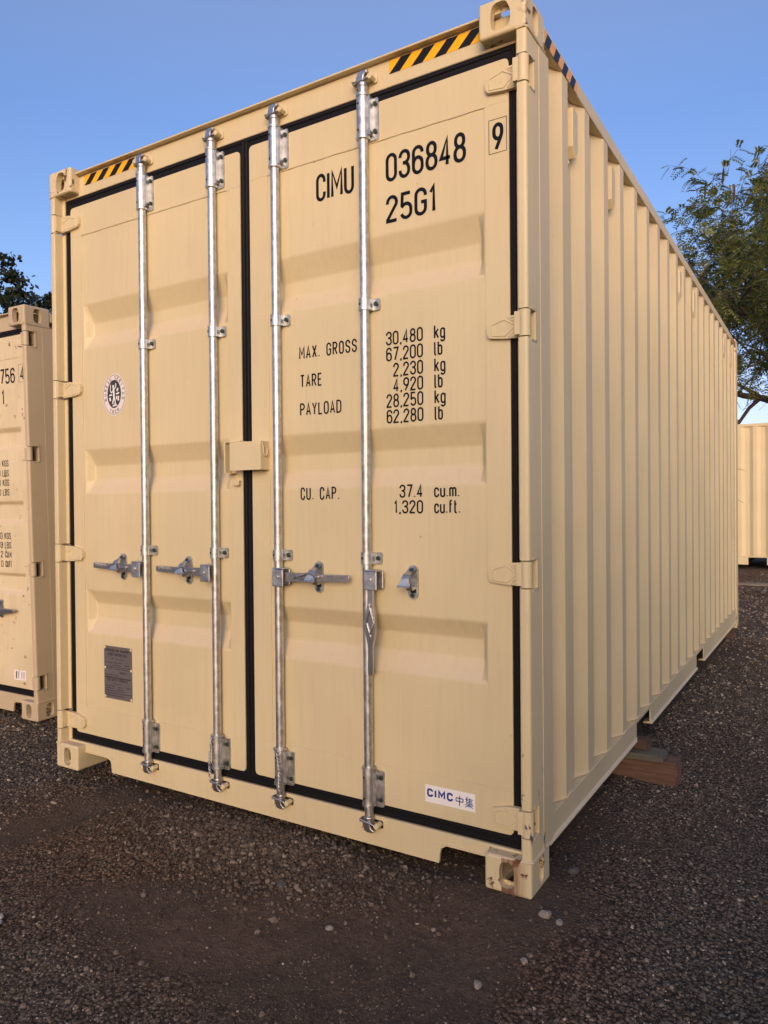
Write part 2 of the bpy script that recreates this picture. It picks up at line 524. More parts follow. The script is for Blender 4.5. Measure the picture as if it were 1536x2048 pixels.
def plate_hole(mb, o, u, v, n, wu, wv, hr, thick, m=0, centre=(0.5, 0.5)):
    """rectangular plate wu x wv with a hole of radius function hr(theta), wall of the hole going along n by thick"""
    o, u, v, n = Vector(o), Vector(u), Vector(v), Vector(n)
    cu, cv = wu * centre[0], wv * centre[1]
    angs = [2 * PI * i / 36 for i in range(36)]
    for a, b_ in ((0, 0), (wu, 0), (wu, wv), (0, wv)):
        angs.append(math.atan2(b_ - cv, a - cu) % (2 * PI))
    angs = sorted(set(round(a, 6) for a in angs))
    outer, inner, deep = [], [], []
    for a in angs:
        c, s_ = math.cos(a), math.sin(a)
        ts = []
        if c > 1e-9: ts.append((wu - cu) / c)
        if c < -1e-9: ts.append(-cu / c)
        if s_ > 1e-9: ts.append((wv - cv) / s_)
        if s_ < -1e-9: ts.append(-cv / s_)
        t = min(ts)
        r = hr(a)
        outer.append(o + u * (cu + c * t) + v * (cv + s_ * t))
        q = o + u * (cu + c * r) + v * (cv + s_ * r)
        inner.append(q)
        deep.append(q + n * thick)
    k = len(angs)
    vs = outer + inner + deep
    fs = []
    for i in range(k):
        j = (i + 1) % k
        fs.append((i, j, k + j, k + i))
        fs.append((k + i, k + j, 2 * k + j, 2 * k + i))
    mb.add(vs, fs, m)

def sup(a, b_, e=3.2, flat=None):
    def f(t):
        c, s_ = abs(math.cos(t)), abs(math.sin(t))
        r = ((c / a) ** e + (s_ / b_) ** e) ** (-1 / e)
        return r
    return f

def shield(a, b_):
    def f(t):
        c, s_ = math.cos(t), math.sin(t)
        aa = a * (1.0 if c > 0 else (1.0 - 0.28 * max(0.0, -s_) ** 1.5))
        r = ((abs(c) / aa) ** 3.4 + (abs(s_) / b_) ** 3.4) ** (-1 / 3.4)
        return r
    return f

def casting(mb, X, Y, Z, sx, sy, sz, top):
    """hollow corner fitting with rounded edges; outer corner at X,Y,Z, body extends along the signs"""
    dim = (0.162, 0.178, 0.118)
    o = Vector((X, Y, Z))
    e3 = (Vector((sx, 0, 0)), Vector((0, sy, 0)), Vector((0, 0, sz)))
    ex, ey, ez = e3
    r = 0.009
    t = 0.03
    fh = shield(0.034, 0.045) if top else sup(0.0255, 0.043)
    sh = sup(0.027, 0.043)
    th = sup(0.031, 0.058)
    def P(p): return o + ex * p[0] + ey * p[1] + ez * p[2]
    # rounded edges and corners
    K = 4
    for k in range(3):
        i, j = (k + 1) % 3, (k + 2) % 3
        for si in (0, 1):
            for sj in (0, 1):
                vs = []
                for q in range(K + 1):
                    a = PI / 2 * q / K
                    for end in (r, dim[k] - r):
                        p = [0, 0, 0]
                        p[k] = end
                        p[i] = (dim[i] - r + r * math.cos(a)) if si else (r - r * math.cos(a))
                        p[j] = (dim[j] - r + r * math.sin(a)) if sj else (r - r * math.sin(a))
                        vs.append(P(p))
                mb.add(vs, [(2 * q, 2 * q + 1, 2 * q + 3, 2 * q + 2) for q in range(K)])
    for a_ in (0, 1):
        for b_ in (0, 1):
            for c_ in (0, 1):
                vs = []
                for u in range(K + 1):
                    for v in range(K + 1):
                        al, be = PI / 2 * u / K, PI / 2 * v / K
                        d = (math.cos(al) * math.cos(be), math.sin(al) * math.cos(be), math.sin(be))
                        vs.append(P([(dim[m] - r + r * d[m]) if (a_, b_, c_)[m] else (r - r * d[m]) for m in range(3)]))
                w_ = K + 1
                mb.add(vs, [(u * w_ + v, (u + 1) * w_ + v, (u + 1) * w_ + v + 1, u * w_ + v + 1) for u in range(K) for v in range(K)])
    lx, ly, lz = dim
    i = o + (ex + ey + ez) * r
    plate_hole(mb, o + ex * r + ez * r, ex, ez, ey, lx - 2 * r, lz - 2 * r, fh, t, centre=(0.53, 0.5))
    plate_hole(mb, o + ey * r + ez * r, ey, ez, ex, ly - 2 * r, lz - 2 * r, sh, t)
    plate_hole(mb, o + ex * r + ey * r, ex, ey, ez, lx - 2 * r, ly - 2 * r, th, t)
    def q4(a, u, v): mb.add([a, a + u, a + u + v, a + v], [(0, 1, 2, 3)])
    q4(P((lx, r, r)), ey * (ly - 2 * r), ez * (lz - 2 * r))
    q4(P((r, ly, r)), ex * (lx - 2 * r), ez * (lz - 2 * r))
    q4(P((r, r, lz)), ex * (lx - 2 * r), ey * (ly - 2 * r))
    # cavity walls
    i = o + (ex + ey + ez) * t
    w, d, h = lx - 1.4 * t, ly - 1.4 * t, lz - 1.4 * t
    plate_hole(mb, i, ex, ez, ey, w, h, fh, 0.0001, centre=((r + 0.53 * (lx - 2 * r) - t) / w, (0.5 * lz - t) / h))
    plate_hole(mb, i, ey, ez, ex, d, h, sh, 0.0001, centre=((0.5 * ly - t) / d, (0.5 * lz - t) / h))
    plate_hole(mb, i, ex, ey, ez, w, d, th, 0.0001, centre=((0.5 * lx - t) / w, (0.5 * ly - t) / d))
    a = i + ex * w; b_ = i + ey * d; c = i + ez * h
    q4(a, ey * d, ez * h); q4(b_, ex * w, ez * h); q4(c, ex * w, ey * d)

def rounded(poly_pts, r_by_index, seg=5):
    out = []
    n = len(poly_pts)
    for i, p in enumerate(poly_pts):
        r = r_by_index.get(i, 0)
        if r <= 0:
            out.append(p); continue
        P = Vector(p); A = Vector(poly_pts[i - 1]); B = Vector(poly_pts[(i + 1) % n])
        a = (A - P).normalized(); b_ = (B - P).normalized()
        p0 = P + a * r; p1 = P + b_ * r
        for k in range(seg + 1):
            t = k / seg
            q = p0 * (1 - t) ** 2 + P * 2 * t * (1 - t) + p1 * t ** 2
            out.append((q.x, q.y))
    return out

def rod_assembly(root, x, zt, zb, mids, hub_z, direction, ped, grip=None):
    """one locking bar with its guides, cams and handle.  direction: -1, +1 along x, 0 hanging down"""
    y = 0.028
    mb = MB()
    mb.cyl((x, y, zb + 0.03), (x, y, zt - 0.03), 0.0172, n=28)
    rod = smooth_all(mb.build('locking_rod', steel, root))
    # guides at both ends
    for z0, z1, up in ((zt - 0.21, zt - 0.065, 1), (zb + 0.078, zb + 0.205, -1)):
        mb = MB()
        mb.cyl((x, y, z0), (x, y, z1), 0.0235, n=28)
        mb.cyl((x, y, z1), (x, y, z1 + 0.008), 0.0262, n=28)
        mb.cyl((x, y, z0 - 0.008), (x, y, z0), 0.0255, n=28)
        pl = rounded([(x - 0.034, z0 - 0.012), (x + 0.057, z0 - 0.012), (x + 0.057, z1 - 0.004), (x - 0.034, z1 - 0.02)], {1: 0.012, 2: 0.012, 0: 0.01, 3: 0.01}, 4)
        mb.prism(pl, 1, 0.041, 0.0475)
        mb.box(x + 0.012, x + 0.034, 0.02, 0.042, z0 + 0.004, z1 - 0.004)
        for zz in (z0 + 0.016, z1 - 0.03):
            mb.cyl((x + 0.045, 0.041, zz), (x + 0.045, 0.033, zz), 0.0085, n=6, m=1)
            mb.cyl((x - 0.027, 0.041, zz), (x - 0.027, 0.036, zz), 0.007, n=6, m=1)
        for zz in (z0 + 0.022, z1 - 0.028):
            mb.cyl((x - 0.006, y - 0.020, zz), (x - 0.0085, y - 0.0238, zz), 0.0042, n=10, m=2)
        mb.cyl((x + 0.046, 0.0412, (z0 + z1) / 2), (x + 0.046, 0.0395, (z0 + z1) / 2), 0.004, n=8)
        smooth_all(mb.build('rod_guide', [steel, bolt_m, hole_m], rod))
    for zm in mids:
        mb = MB()
        mb.cyl((x, y, zm - 0.0215), (x, y, zm + 0.0215), 0.0228, n=28)
        mb.prism(rounded([(x - 0.028, zm - 0.021), (x + 0.055, zm - 0.021), (x + 0.055, zm + 0.021), (x - 0.028, zm + 0.021)], {1: 0.006, 2: 0.006}, 3), 1, 0.041, 0.0465)
        mb.box(x + 0.008, x + 0.028, 0.022, 0.042, zm - 0.0205, zm + 0.0205)
        mb.cyl((x + 0.043, 0.041, zm), (x + 0.043, 0.032, zm), 0.0088, n=6, m=1)
        mb.cyl((x - 0.0065, y - 0.019, zm), (x - 0.0082, y - 0.0226, zm), 0.0044, n=10, m=2)
        smooth_all(mb.build('rod_saddle', [steel, bolt_m, hole_m], rod))
    # cams: forked ends gripping the keepers
    for zc, sg in ((zt, 1), (zb, -1)):
        mb = MB()
        mb.cyl((x, y, zc - sg * 0.065), (x, y, zc - sg * 0.018), 0.0175, 0.0145, n=20)
        mb.cyl((x, y, zc - sg * 0.030), (x, y, zc - sg * 0.014), 0.0195, n=20)
        mb.prism([(x - 0.017, zc - sg * 0.016), (x + 0.014, zc - sg * 0.016), (x + 0.017, zc + sg * 0.003), (x + 0.030, zc + sg * 0.012), (x + 0.030, zc + sg * 0.020), (x + 0.006, zc + sg * 0.022), (x - 0.010, zc + sg * 0.017)], 1, 0.006, 0.045)
        mb.prism([(x - 0.034, zc - sg * 0.021), (x - 0.010, zc - sg * 0.016), (x - 0.010, zc - sg * 0.007), (x - 0.036, zc - sg * 0.014)], 1, 0.010, 0.032)
        mb.prism([(x + 0.010, zc - sg * 0.018), (x + 0.033, zc - sg * 0.010), (x + 0.031, zc - sg * 0.004), (x + 0.010, zc - sg * 0.008)], 1, 0.006, 0.034)
        mb.build('rod_cam', cast_steel, rod, bevel=0.003)
        mb = MB()
        k = [(-0.042, -0.006), (-0.040, 0.010), (-0.024, 0.015), (-0.019, 0.004), (-0.022, -0.008)]
        mb.prism([(x + a, zc + sg * b_) for a, b_ in k], 1, 0.012, 0.054)
        k = [(0.022, -0.008), (0.026, 0.006), (0.040, 0.010), (0.048, -0.004), (0.038, -0.014)]
        mb.prism([(x + a, zc + sg * b_) for a, b_ in k], 1, 0.014, 0.054)
        mb.prism(rounded([(x - 0.046, zc - 0.016), (x + 0.052, zc - 0.016), (x + 0.052, zc + 0.018), (x - 0.046, zc + 0.018)], {0: 0.01, 1: 0.01, 2: 0.01, 3: 0.01}, 3), 1, 0.044, 0.055)
        mb.build('cam_keeper', paint, rod, bevel=0.003)
    # handle
    if direction is None:
        return rod
    if direction == 0:
        def T(u, v, w): return (x + 0.030 + v, 0.004 + w, hub_z - u)
    else:
        def T(u, v, w): return (x + direction * (0.014 + u), 0.006 + w, hub_z + v)
    mb = MB()
    hd = direction or 1
    def TH(u, v, w): return (x + hd * (0.010 + u) + (0.012 if direction == 0 else 0), 0.006 + w, hub_z + v)
    def tb(u0, u1, v0, v1, w0, w1, m=0):
        mb.add([TH(*p) for p in [(u0, v0, w0), (u1, v0, w0), (u1, v1, w0), (u0, v1, w0), (u0, v0, w1), (u1, v0, w1), (u1, v1, w1), (u0, v1, w1)]],
               [(0, 3, 2, 1), (4, 5, 6, 7), (0, 1, 5, 4), (1, 2, 6, 5), (2, 3, 7, 6), (3, 0, 4, 7)], m)
    tb(-0.012, 0.042, -0.036, 0.030, -0.018, -0.012)
    tb(-0.012, 0.042, 0.0303, 0.036, -0.018, 0.024)
    tb(-0.004, 0.048, -0.032, 0.030, 0.018, 0.024)
    mb.cyl(TH(0.017, 0.002, -0.024), TH(0.017, 0.002, -0.017), 0.0085, 0.006, n=14)
    mb.build('handle_hub', steel, rod, bevel=0.003)
    mb = MB()
    # flat forged bar with a waist, a bulge and a grip
    if direction == 0:
        prof = [(0.012, 0.012, 0.007), (0.060, 0.012, 0.007), (0.090, 0.012, 0.009), (0.130, 0.020, 0.010), (0.185, 0.021, 0.011), (0.215, 0.015, 0.010),
                (0.240, 0.010, 0.008), (0.255, 0.010, 0.007), (0.338, 0.010, 0.006), (0.345, 0.007, 0.005)]
    else:
        prof = [(0.012, 0.0185, 0.007), (0.060, 0.018, 0.008), (0.100, 0.016, 0.009), (0.140, 0.019, 0.010), (0.170, 0.019, 0.010), (0.205, 0.0145, 0.009),
                (0.220, 0.0125, 0.008), (0.240, 0.0130, 0.007), (0.322, 0.0130, 0.006), (0.330, 0.009, 0.005)]
    droop = 0.0 if direction == 0 else -0.022
    out = 0.008 if direction else -0.004
    vs = []
    for (u, hw, hd) in prof:
        s_ = u / 0.327
        v = (0.006 * s_ if direction else 0.0) + droop * max(0, s_ - 0.2) * 0.0
        bw = out * s_
        vs += [T(u, v - hw, bw - hd * 0.5), T(u, v + hw, bw - hd * 0.5), T(u, v + hw, bw + hd), T(u, v - hw, bw + hd)]
    fs = []
    for i in range(len(prof) - 1):
        for j in range(4):
            fs.append((4 * i + j, 4 * i + (j + 1) % 4, 4 * i + 4 + (j + 1) % 4, 4 * i + 4 + j))
    fs += [(3, 2, 1, 0), tuple(range(4 * len(prof) - 4, 4 * len(prof)))]
    mb.add(vs, fs)
    # rib along the bulge and raised casting marks on the grip
    for (a, b_, c, d) in ((0.085, 0.155, -0.004, 0.016), (0.155, 0.205, 0.016, -0.003), (0.085, 0.155, 0.004, -0.014), (0.155, 0.205, -0.014, 0.003)):
        mb.tube([T(a, c + 0.012 * a / 0.327 * (1 if direction else 0), -0.007), T(b_, d + 0.012 * b_ / 0.327 * (1 if direction else 0), -0.009)], 0.0042, 6)
    for k in range(14):
        u = 0.232 + k * 0.0062
        v = (0.012 * u / 0.327 if direction else 0.0) + (0.003 if k % 3 else -0.003)
        mb.tube([T(u, v - 0.004, out * u / 0.327 - 0.003), T(u + 0.002, v + 0.004, out * u / 0.327 - 0.0035)], 0.0013, 5)
    smooth_all(mb.build('handle', cast_steel, rod, bevel=0.0025), 50)
    return rod

def handle_catch(parent, x, z, yf):
    """oval wall plate with a bent keeper tongue"""
    mb = MB()
    st = arc(x, z + 0.041, 0.0195, 0.0195, 0, 180, 10) + arc(x, z - 0.041, 0.0195, 0.0195, 180, 360, 10)
    mb.prism(st, 1, yf - 0.008, yf + 0.001)
    # tongue bending out and down from the top bolt
    pr = [(0.052, 0.002, 0.015), (0.040, 0.012, 0.0155), (0.029, 0.034, 0.014), (0.016, 0.044, 0.0135), (0.004, 0.047, 0.017), (-0.008, 0.050, 0.024), (-0.015, 0.056, 0.026), (-0.013, 0.064, 0.020)]
    vs = []
    for (dz, out, hw) in pr:
        y_ = yf - 0.008 - out
        sh = -0.010 * out / 0.05
        vs += [(x - hw + sh, y_, z + dz), (x + hw + sh, y_, z + dz), (x + hw + sh, y_ + 0.005, z + dz + 0.002), (x - hw + sh, y_ + 0.005, z + dz + 0.002)]
    fs = []
    for i in range(len(pr) - 1):
        for j in range(4):
            fs.append((4 * i + j, 4 * i + (j + 1) % 4, 4 * i + 4 + (j + 1) % 4, 4 * i + 4 + j))
    fs += [(3, 2, 1, 0), tuple(range(4 * len(pr) - 4, 4 * len(pr)))]
    mb.add(vs, fs)
    mb.prism([(yf - 0.008, z - 0.016), (yf - 0.034, z - 0.014), (yf - 0.040, z - 0.004), (yf - 0.034, z - 0.020), (yf - 0.030, z - 0.028), (yf - 0.008, z - 0.026)], 0, x - 0.014, x + 0.010)
    mb.box(x - 0.010, x + 0.012, yf - 0.0095, yf - 0.0075, z - 0.038, z - 0.024, 2)
    mb.cyl((x, yf - 0.010, z + 0.043), (x, yf - 0.021, z + 0.043), 0.0085, n=6, m=1)
    mb.cyl((x, yf - 0.006, z - 0.046), (x, yf - 0.015, z - 0.046), 0.009, n=6, m=1)
    return mb.build('handle_catch', [steel, bolt_m, hole_m], parent, bevel=0.002)

def hinge_blade(parent, xe, xk, z, mat, yf=0.048):
    """cast hinge leaf from its blunt end xe on the door to the knuckle at xk"""
    s = 1 if xk > xe else -1
    L = abs(xk - xe)
    def X(u): return xe + s * u
    out = [(X(0.0), z - 0.016), (X(L * 0.07), z - 0.029), (X(L * 0.5), z - 0.036), (X(L), z - 0.038), (X(L), z + 0.038), (X(L * 0.52), z + 0.036), (X(L * 0.07), z + 0.022), (X(0.0), z + 0.010)]
    if s < 0:
        out = out[::-1]
    mb = MB()
    mb.prism(out, 1, yf - 0.016, yf + 0.002)
    def line(pts, r=0.0022):
        mb.tube([(X(a * L), yf - 0.0158, z + b_) for a, b_ in pts], r, 6)
    line([(0.13, -0.022), (0.13, 0.012), (0.50, 0.026), (0.82, 0.001), (0.52, -0.027), (0.13, -0.022)], 0.0030)
    line([(0.62, 0.029), (0.95, 0.031)], 0.0026)
    line([(0.66, 0.024), (0.93, 0.006)], 0.0024)
    line([(0.66, -0.026), (0.93, -0.005)], 0.0024)
    line([(0.62, -0.031), (0.95, -0.031)], 0.0026)
    for k in (-1, 1):
        line([(0.38, k * 0.006 + 0.003), (0.44, k * 0.006 - 0.004), (0.50, k * 0.006 + 0.003)], 0.0012)
    return smooth_all(mb.build('hinge', mat, parent, bevel=0.004), 40)

def knuckle(p, xk, z, mat, sg):
    mb = MB()
    mb.cyl((xk, 0.018, z - 0.040), (xk, 0.018, z + 0.044), 0.0185, n=24)
    mb.box(min(xk, xk - sg * 0.03), max(xk, xk - sg * 0.03), 0.004, 0.036, z - 0.034, z + 0.040)
    return smooth_all(mb.build('hinge_knuckle', mat, p))

def corner_post_front(root, side, H, zs, mat, name='corner_post'):
    """side +1: outer face at x = W; -1: outer face at x = 0.  notched at each hinge"""
    def X(u): return W - u if side > 0 else u      # u: distance in from the outer face
    mb = MB()
    full = rounded([(X(0.052), 0.050), (X(0.034), 0.048), (X(0.034), 0.002), (X(0.0), 0.002), (X(0.0), 0.214), (X(0.052), 0.214)], {3: 0.013, 2: 0.006}, 6)
    cut = [(X(0.052), 0.072), (X(0.0), 0.072), (X(0.0), 0.214), (X(0.052), 0.214)]
    z = 0.118
    for zc in sorted(zs):
        mb.prism(full, 2, z, zc - 0.044)
        mb.prism(cut, 2, zc - 0.044, zc + 0.048, caps=False)
        # lip round the slot on the outside
        x0, x1 = sorted((X(0.004), X(-0.002)))
        mb.box(x0, x1, 0.0705, 0.0765, zc - 0.050, zc + 0.056)
        mb.box(x0, x1, 0.030, 0.0765, zc - 0.052, zc - 0.0445)
        mb.box(x0, x1, 0.030, 0.0765, zc + 0.0485, zc + 0.055)
        z = zc + 0.048
    mb.prism(full, 2, z, H - 0.118)
    # weld line along the post, slightly proud
    x0, x1 = sorted((X(0.002), X(-0.0015)))
    mb.box(x0, x1, 0.118, 0.212, 0.120, H - 0.120)
    # weld beads where post meets the fittings
    for zz in (0.118, H - 0.118):
        mb.tube([(X(0.034), 0.001, zz), (X(0.006), 0.0, zz), (X(0.0), 0.008, zz), (X(-0.001), 0.09, zz), (X(-0.001), 0.178, zz)], 0.0045, 6)
    p = smooth_all(mb.build(name, mat, root), 30)
    for zc in zs:
        knuckle(p, X(0.0165), zc, mat, side)
    return p

def door(root, x0, x1, z0, z1, rec, rx0, rx1, seam_t, seam_b, sx0, sx1, depth, mat, gap_parts):
    """door leaf: frame 3 mm proud, pressed panel with three recesses"""
    mb = MB()
    yp, yf = 0.0512, 0.048
    def trap(v, lo0, lo1, hi1, hi0):
        return max(0.0, min(1.0, (v - lo0) / (lo1 - lo0), (hi0 - v) / (hi0 - hi1)))
    def soft(v, args, r):
        return sum(trap(v + r * k / 5, *args) for k in range(-5, 6)) / 11
    tx = (rx0, rx0 + 0.024, rx1 - 0.024, rx1)
    xs = [sx0] + [rx0 - 0.006 + 0.003 * i for i in range(13)] + [rx1 - 0.030 + 0.003 * i for i in range(13) if rx1 - 0.030 + 0.003 * i < sx1 - 0.0005] + [sx1]
    zs = [seam_b]
    for (a, b_, c, d) in rec[::-1]:
        for e in (d, c, b_, a):
            zs += [e + 0.002 * i for i in range(-4, 5)]
    zs = sorted(set(zs + [seam_t]))
    px_ = {x: soft(x, tx, 0.004) for x in xs}
    pz_ = {z: max(soft(z, (d, c, b_, a), 0.007) for (a, b_, c, d) in rec) for z in zs}
    leaf_b = [(d, c, b_, a) for (a, b_, c, d) in rec]
    def fn(x, z):
        return yp + depth * min(px_[x], pz_[z])
    mb.grid(xs, zs, fn)
    leaf = mb.build('door', mat, root)
    smooth_all(leaf, 60)
    # frame with rounded outer corners; butted strips
    mb = MB()
    mb.prism(rounded([(x0, z0), (x1, z0), (x1, seam_b - 0.0005), (x0, seam_b - 0.0005)], {0: 0.02, 1: 0.02}, 5), 1, yf, 0.098)
    mb.prism(rounded([(x0, seam_t + 0.0005), (x1, seam_t + 0.0005), (x1, z1), (x0, z1)], {2: 0.02, 3: 0.02}, 5), 1, yf, 0.098)
    mb.box(x0, sx0, yf, 0.098, seam_b - 0.0005, seam_t + 0.0005)
    mb.box(sx1, x1, yf, 0.098, seam_b - 0.0005, seam_t + 0.0005)
    # weld bead along the seams
    for zz in (seam_b, seam_t):
        mb.tube([(sx0, yf + 0.001, zz)] + [(sx0 + (sx1 - sx0) * i / 24, yf + 0.0012 + 0.0004 * math.sin(i * 2.1), zz + 0.0012 * math.sin(i * 1.7)) for i in range(1, 24)] + [(sx1, yf + 0.001, zz)], 0.0016, 5)
    fr = mb.build('door_frame', mat, leaf, bevel=0.0015, seg=2)
    return leaf

def hazard(parent, x0, x1, z0, z1, y, n, mats, slant):
    """diagonal stripes between x0 and x1; mats[0] base, mats[1] stripes; on the plane y, facing -y"""
    mb = MB()
    mb.add([(x0, y, z0), (x1, y, z0), (x1, y, z1), (x0, y, z1)], [(0, 1, 2, 3)], 0)
    p = (x1 - x0) / n
    y2 = y - 0.0004
    for k in range(-2, n + 1):
        a = x0 + (k + 0.0) * p
        quad = [(a, z0), (a + p * 0.5, z0), (a + p * 0.5 + slant, z1), (a + slant, z1)]
        # clip to x0..x1
        def clip(poly, xc, keep_gt):
            out = []
            for i in range(len(poly)):
                A, B = poly[i], poly[(i + 1) % len(poly)]
                ia = (A[0] >= xc) if keep_gt else (A[0] <= xc)
                ib = (B[0] >= xc) if keep_gt else (B[0] <= xc)
                if ia: out.append(A)
                if ia != ib:
                    t = (xc - A[0]) / (B[0] - A[0])
                    out.append((xc, A[1] + (B[1] - A[1]) * t))
            return out
        quad = clip(quad, x0, True)
        if len(quad) >= 3:
            quad = clip(quad, x1, False)
        if len(quad) >= 3:
            mb.add([(q[0], y2, q[1]) for q in quad], [tuple(range(len(quad)))], 1)
    return mb

def corr_profile(y0, ridge0, pitch, n, yend, xo, d, ridge=0.065, slope=0.068):
    pts = [(y0, xo - d)]
    for k in range(n):
        a = ridge0 + pitch * k
        pts += [(a - slope, xo - d), (a, xo), (a + ridge, xo), (a + ridge + slope, xo - d)]
    pts.append((yend, xo - d))
    return pts

def side_wall(root, side, H, L, mat, vents=()):
    xo = W - 0.004
    n = 20
    pts = corr_profile(0.212, 0.376, 0.2818, n, L - 0.16, xo, 0.036)
    zb, zt = 0.197, H - 0.082
    mb = MB()
    def X(x): return x if side > 0 else W - x
    vs, fs = [], []
    zs = [zb, zt]
    for (y, x) in pts:
        for z in zs:
            vs.append((X(x), y, z))
    for i in range(len(pts) - 1):
        fs.append((2 * i, 2 * i + 2, 2 * i + 3, 2 * i + 1))
    mb.add(vs, fs)
    w = smooth_all(mb.build('side_wall', mat, root, bevel=0.008, seg=3), 20)
    # wavy weld bead along the foot of the folds
    if side > 0:
        mb = MB()
        bead = []
        for i in range(len(pts) - 1):
            (ya, xa), (yb, xb) = pts[i], pts[i + 1]
            k = 5
            for j in range(k):
                t = j / k
                bead.append((X(xa + (xb - xa) * t + 0.001), ya + (yb - ya) * t, zb + 0.006 + rnd.uniform(-0.002, 0.003)))
        mb.tube(bead, 0.0042, 6)
        mb.build('weld_bead', mat, w)
        for (yv, zv) in vents:
            mb = MB()
            xi = xo - 0.036
            poly = [(yv, zv + 0.085), (yv, zv - 0.060), (yv + 0.030, zv - 0.095), (yv + 0.062, zv - 0.060), (yv + 0.062, zv + 0.085)]
            mb.prism(poly, 0, xi - 0.002, xo - 0.003)
            mb.tube([(xi + 0.004, yv + 0.01, zv - 0.092), (xi + 0.010, yv + 0.02, zv - 0.112), (xi + 0.004, yv + 0.034, zv - 0.122)], 0.004, 6)
            mb.build('vent', mat, w, bevel=0.003)
    return w

def container(root, H, L, mat, mat_post, mat_cast, mat_cast_low, spec):
    # corner fittings
    for (X, sx) in ((0, 1), (W, -1)):
        for (Y, sy) in ((0, 1), (L, -1)):
            for (Z, sz) in ((0, 1), (H, -1)):
                mb = MB()
                casting(mb, X, Y, Z, sx, sy, sz, sz < 0)
                m_ = mat_cast_low if (Z == 0 and X == W and Y == 0) else mat_cast
                if X == 0 and Z == 0:
                    m_ = mat
                smooth_all(mb.build('corner_casting', m_, root), 40)
    hz = spec['hinges']
    corner_post_front(root, 1, H, hz[0], mat_post)
    corner_post_front(root, -1, H, hz[1], mat)
    for s_ in (1, -1):
        mb = MB()
        x0, x1 = (W - 0.06, W - 0.001) if s_ > 0 else (0.001, 0.06)
        mb.box(x0, x1, L - 0.16, L - 0.002, 0.118, H - 0.118)
        mb.build('corner_post', mat, root, bevel=0.008)
    # header and sill
    zg1 = spec['gasket_top']
    mb = MB()
    mb.box(0.054, W - 0.054, 0.052, 0.13, zg1, H - 0.032)
    mb.box(0.163, W - 0.163, 0.026, 0.051, H - 0.030, H - 0.022)
    mb.box(0.163, W - 0.163, 0.0511, 0.20, H - 0.0315, H - 0.0185)
    head = mb.build('door_header', mat, root, bevel=0.003)
    zg0 = spec['gasket_bottom']
    mb = MB()
    n0, n1 = spec['notch']
    c = [(0.163, 0.079), (n0 - 0.03, 0.079), (n0 - 0.006, 0.070), (n0, 0.052), (n0 + 0.004, 0.016), (n1 - 0.004, 0.016), (n1, 0.05), (n1 + 0.006, 0.070), (n1 + 0.026, 0.081), (W - 0.163, 0.081)]
    c += [(W - 0.163, 0.1185), (W - 0.036, 0.1185), (W - 0.036, zg0), (0.036, zg0), (0.036, 0.1185), (0.163, 0.1185)]
    mb.prism(c, 1, 0.044, 0.056)
    # small lip over the fork notches
    mb.box(0.165, n0 + 0.01, 0.0415, 0.0438, 0.0815, 0.0875)
    mb.box(n1 - 0.01, W - 0.165, 0.0415, 0.0438, 0.0835, 0.0895)
    # flat shelves on the lower corner fittings
    mb.build('door_sill', mat, root, bevel=0.004)
    # doors
    leaves = []
    for d in spec['doors']:
        leaf = door(root, **d, mat=spec['door_mat'], gap_parts=None)
        leaves.append(leaf)
        # rubber seal round the leaf
        g = MB()
        a0, a1 = d['x0'], d['x1']
        b0, b1 = d['z0'], d['z1']
        o0, o1 = d['gap_parts'] if False else spec['gasket_x'][len(leaves) - 1]
        yg = 0.0535
        g.box(o0, a0 + 0.012, yg, 0.095, zg0 + 0.001, zg1 - 0.001)
        g.box(a1 - 0.012, o1, yg, 0.095, zg0 + 0.001, zg1 - 0.001)
        g.box(a0 + 0.012, a1 - 0.012, yg, 0.095, zg0 + 0.001, b0 + 0.012)
        g.box(a0 + 0.012, a1 - 0.012, yg, 0.095, b1 - 0.012, zg1 - 0.001)
        # raised bead along the seal
        zm0, zm1 = zg0 + 0.014, zg1 - 0.014
        for (p, q) in (((o0 + 0.008, zm0), (o0 + 0.008, zm1)), ((o1 - 0.008, zm0), (o1 - 0.008, zm1)), ((o0 + 0.01, zm0), (o1 - 0.01, zm0)), ((o0 + 0.01, zm1), (o1 - 0.01, zm1)),
                       ((o0 + 0.01, zg0 + 0.034), (o1 - 0.01, zg0 + 0.034))):
            g.cyl((p[0], yg + 0.001, p[1]), (q[0], yg + 0.001, q[1]), 0.0055, n=10)
        smooth_all(g.build('rubber_seal', gasket_m, leaf), 40)
    # hinges
    for z in hz[0]:
        hinge_blade(leaves[1], spec['hinge_x'][1], W - 0.030, z, spec['door_mat'])
    for z in hz[1]:
        hinge_blade(leaves[0], spec['hinge_x'][0], 0.030, z, spec['door_mat'])
    # roof, floor, long rails, end wall
    mb = MB()
    mb.box(0.05, W - 0.05, 0.21, L - 0.16, H - 0.05, H - 0.026)
    for k in range(18):
        yy = 0.35 + k * 0.3
        mb.box(0.10, W - 0.10, yy, yy + 0.12, H - 0.027, H - 0.014)
    mb.build('roof', mat, root, bevel=0.004)
    mb = MB()
    mb.box(0.06, W - 0.06, 0.125, L - 0.13, 0.165, 0.19)
    mb.box(0.163, W - 0.163, 0.20, 0.21, 0.03, 0.165)
    mb.box(0.163, W - 0.163, 0.0565, 0.125, 0.10, 0.121)
    for k in range(19):
        yy = 0.28 + k * 0.3
        if 1.46 < yy + 0.05 < 1.88 or 3.34 < yy + 0.05 < 3.78:
            continue
        mb.box(0.055, W - 0.055, yy, yy + 0.05, 0.055, 0.165)
    for (p, q) in spec['pockets']:
        mb.box(0.055, W - 0.055, p - 0.012, p - 0.002, 0.055, 0.165)
        mb.box(0.055, W - 0.055, q + 0.002, q + 0.012, 0.055, 0.165)
    mb.build('underframe', under_m, root)
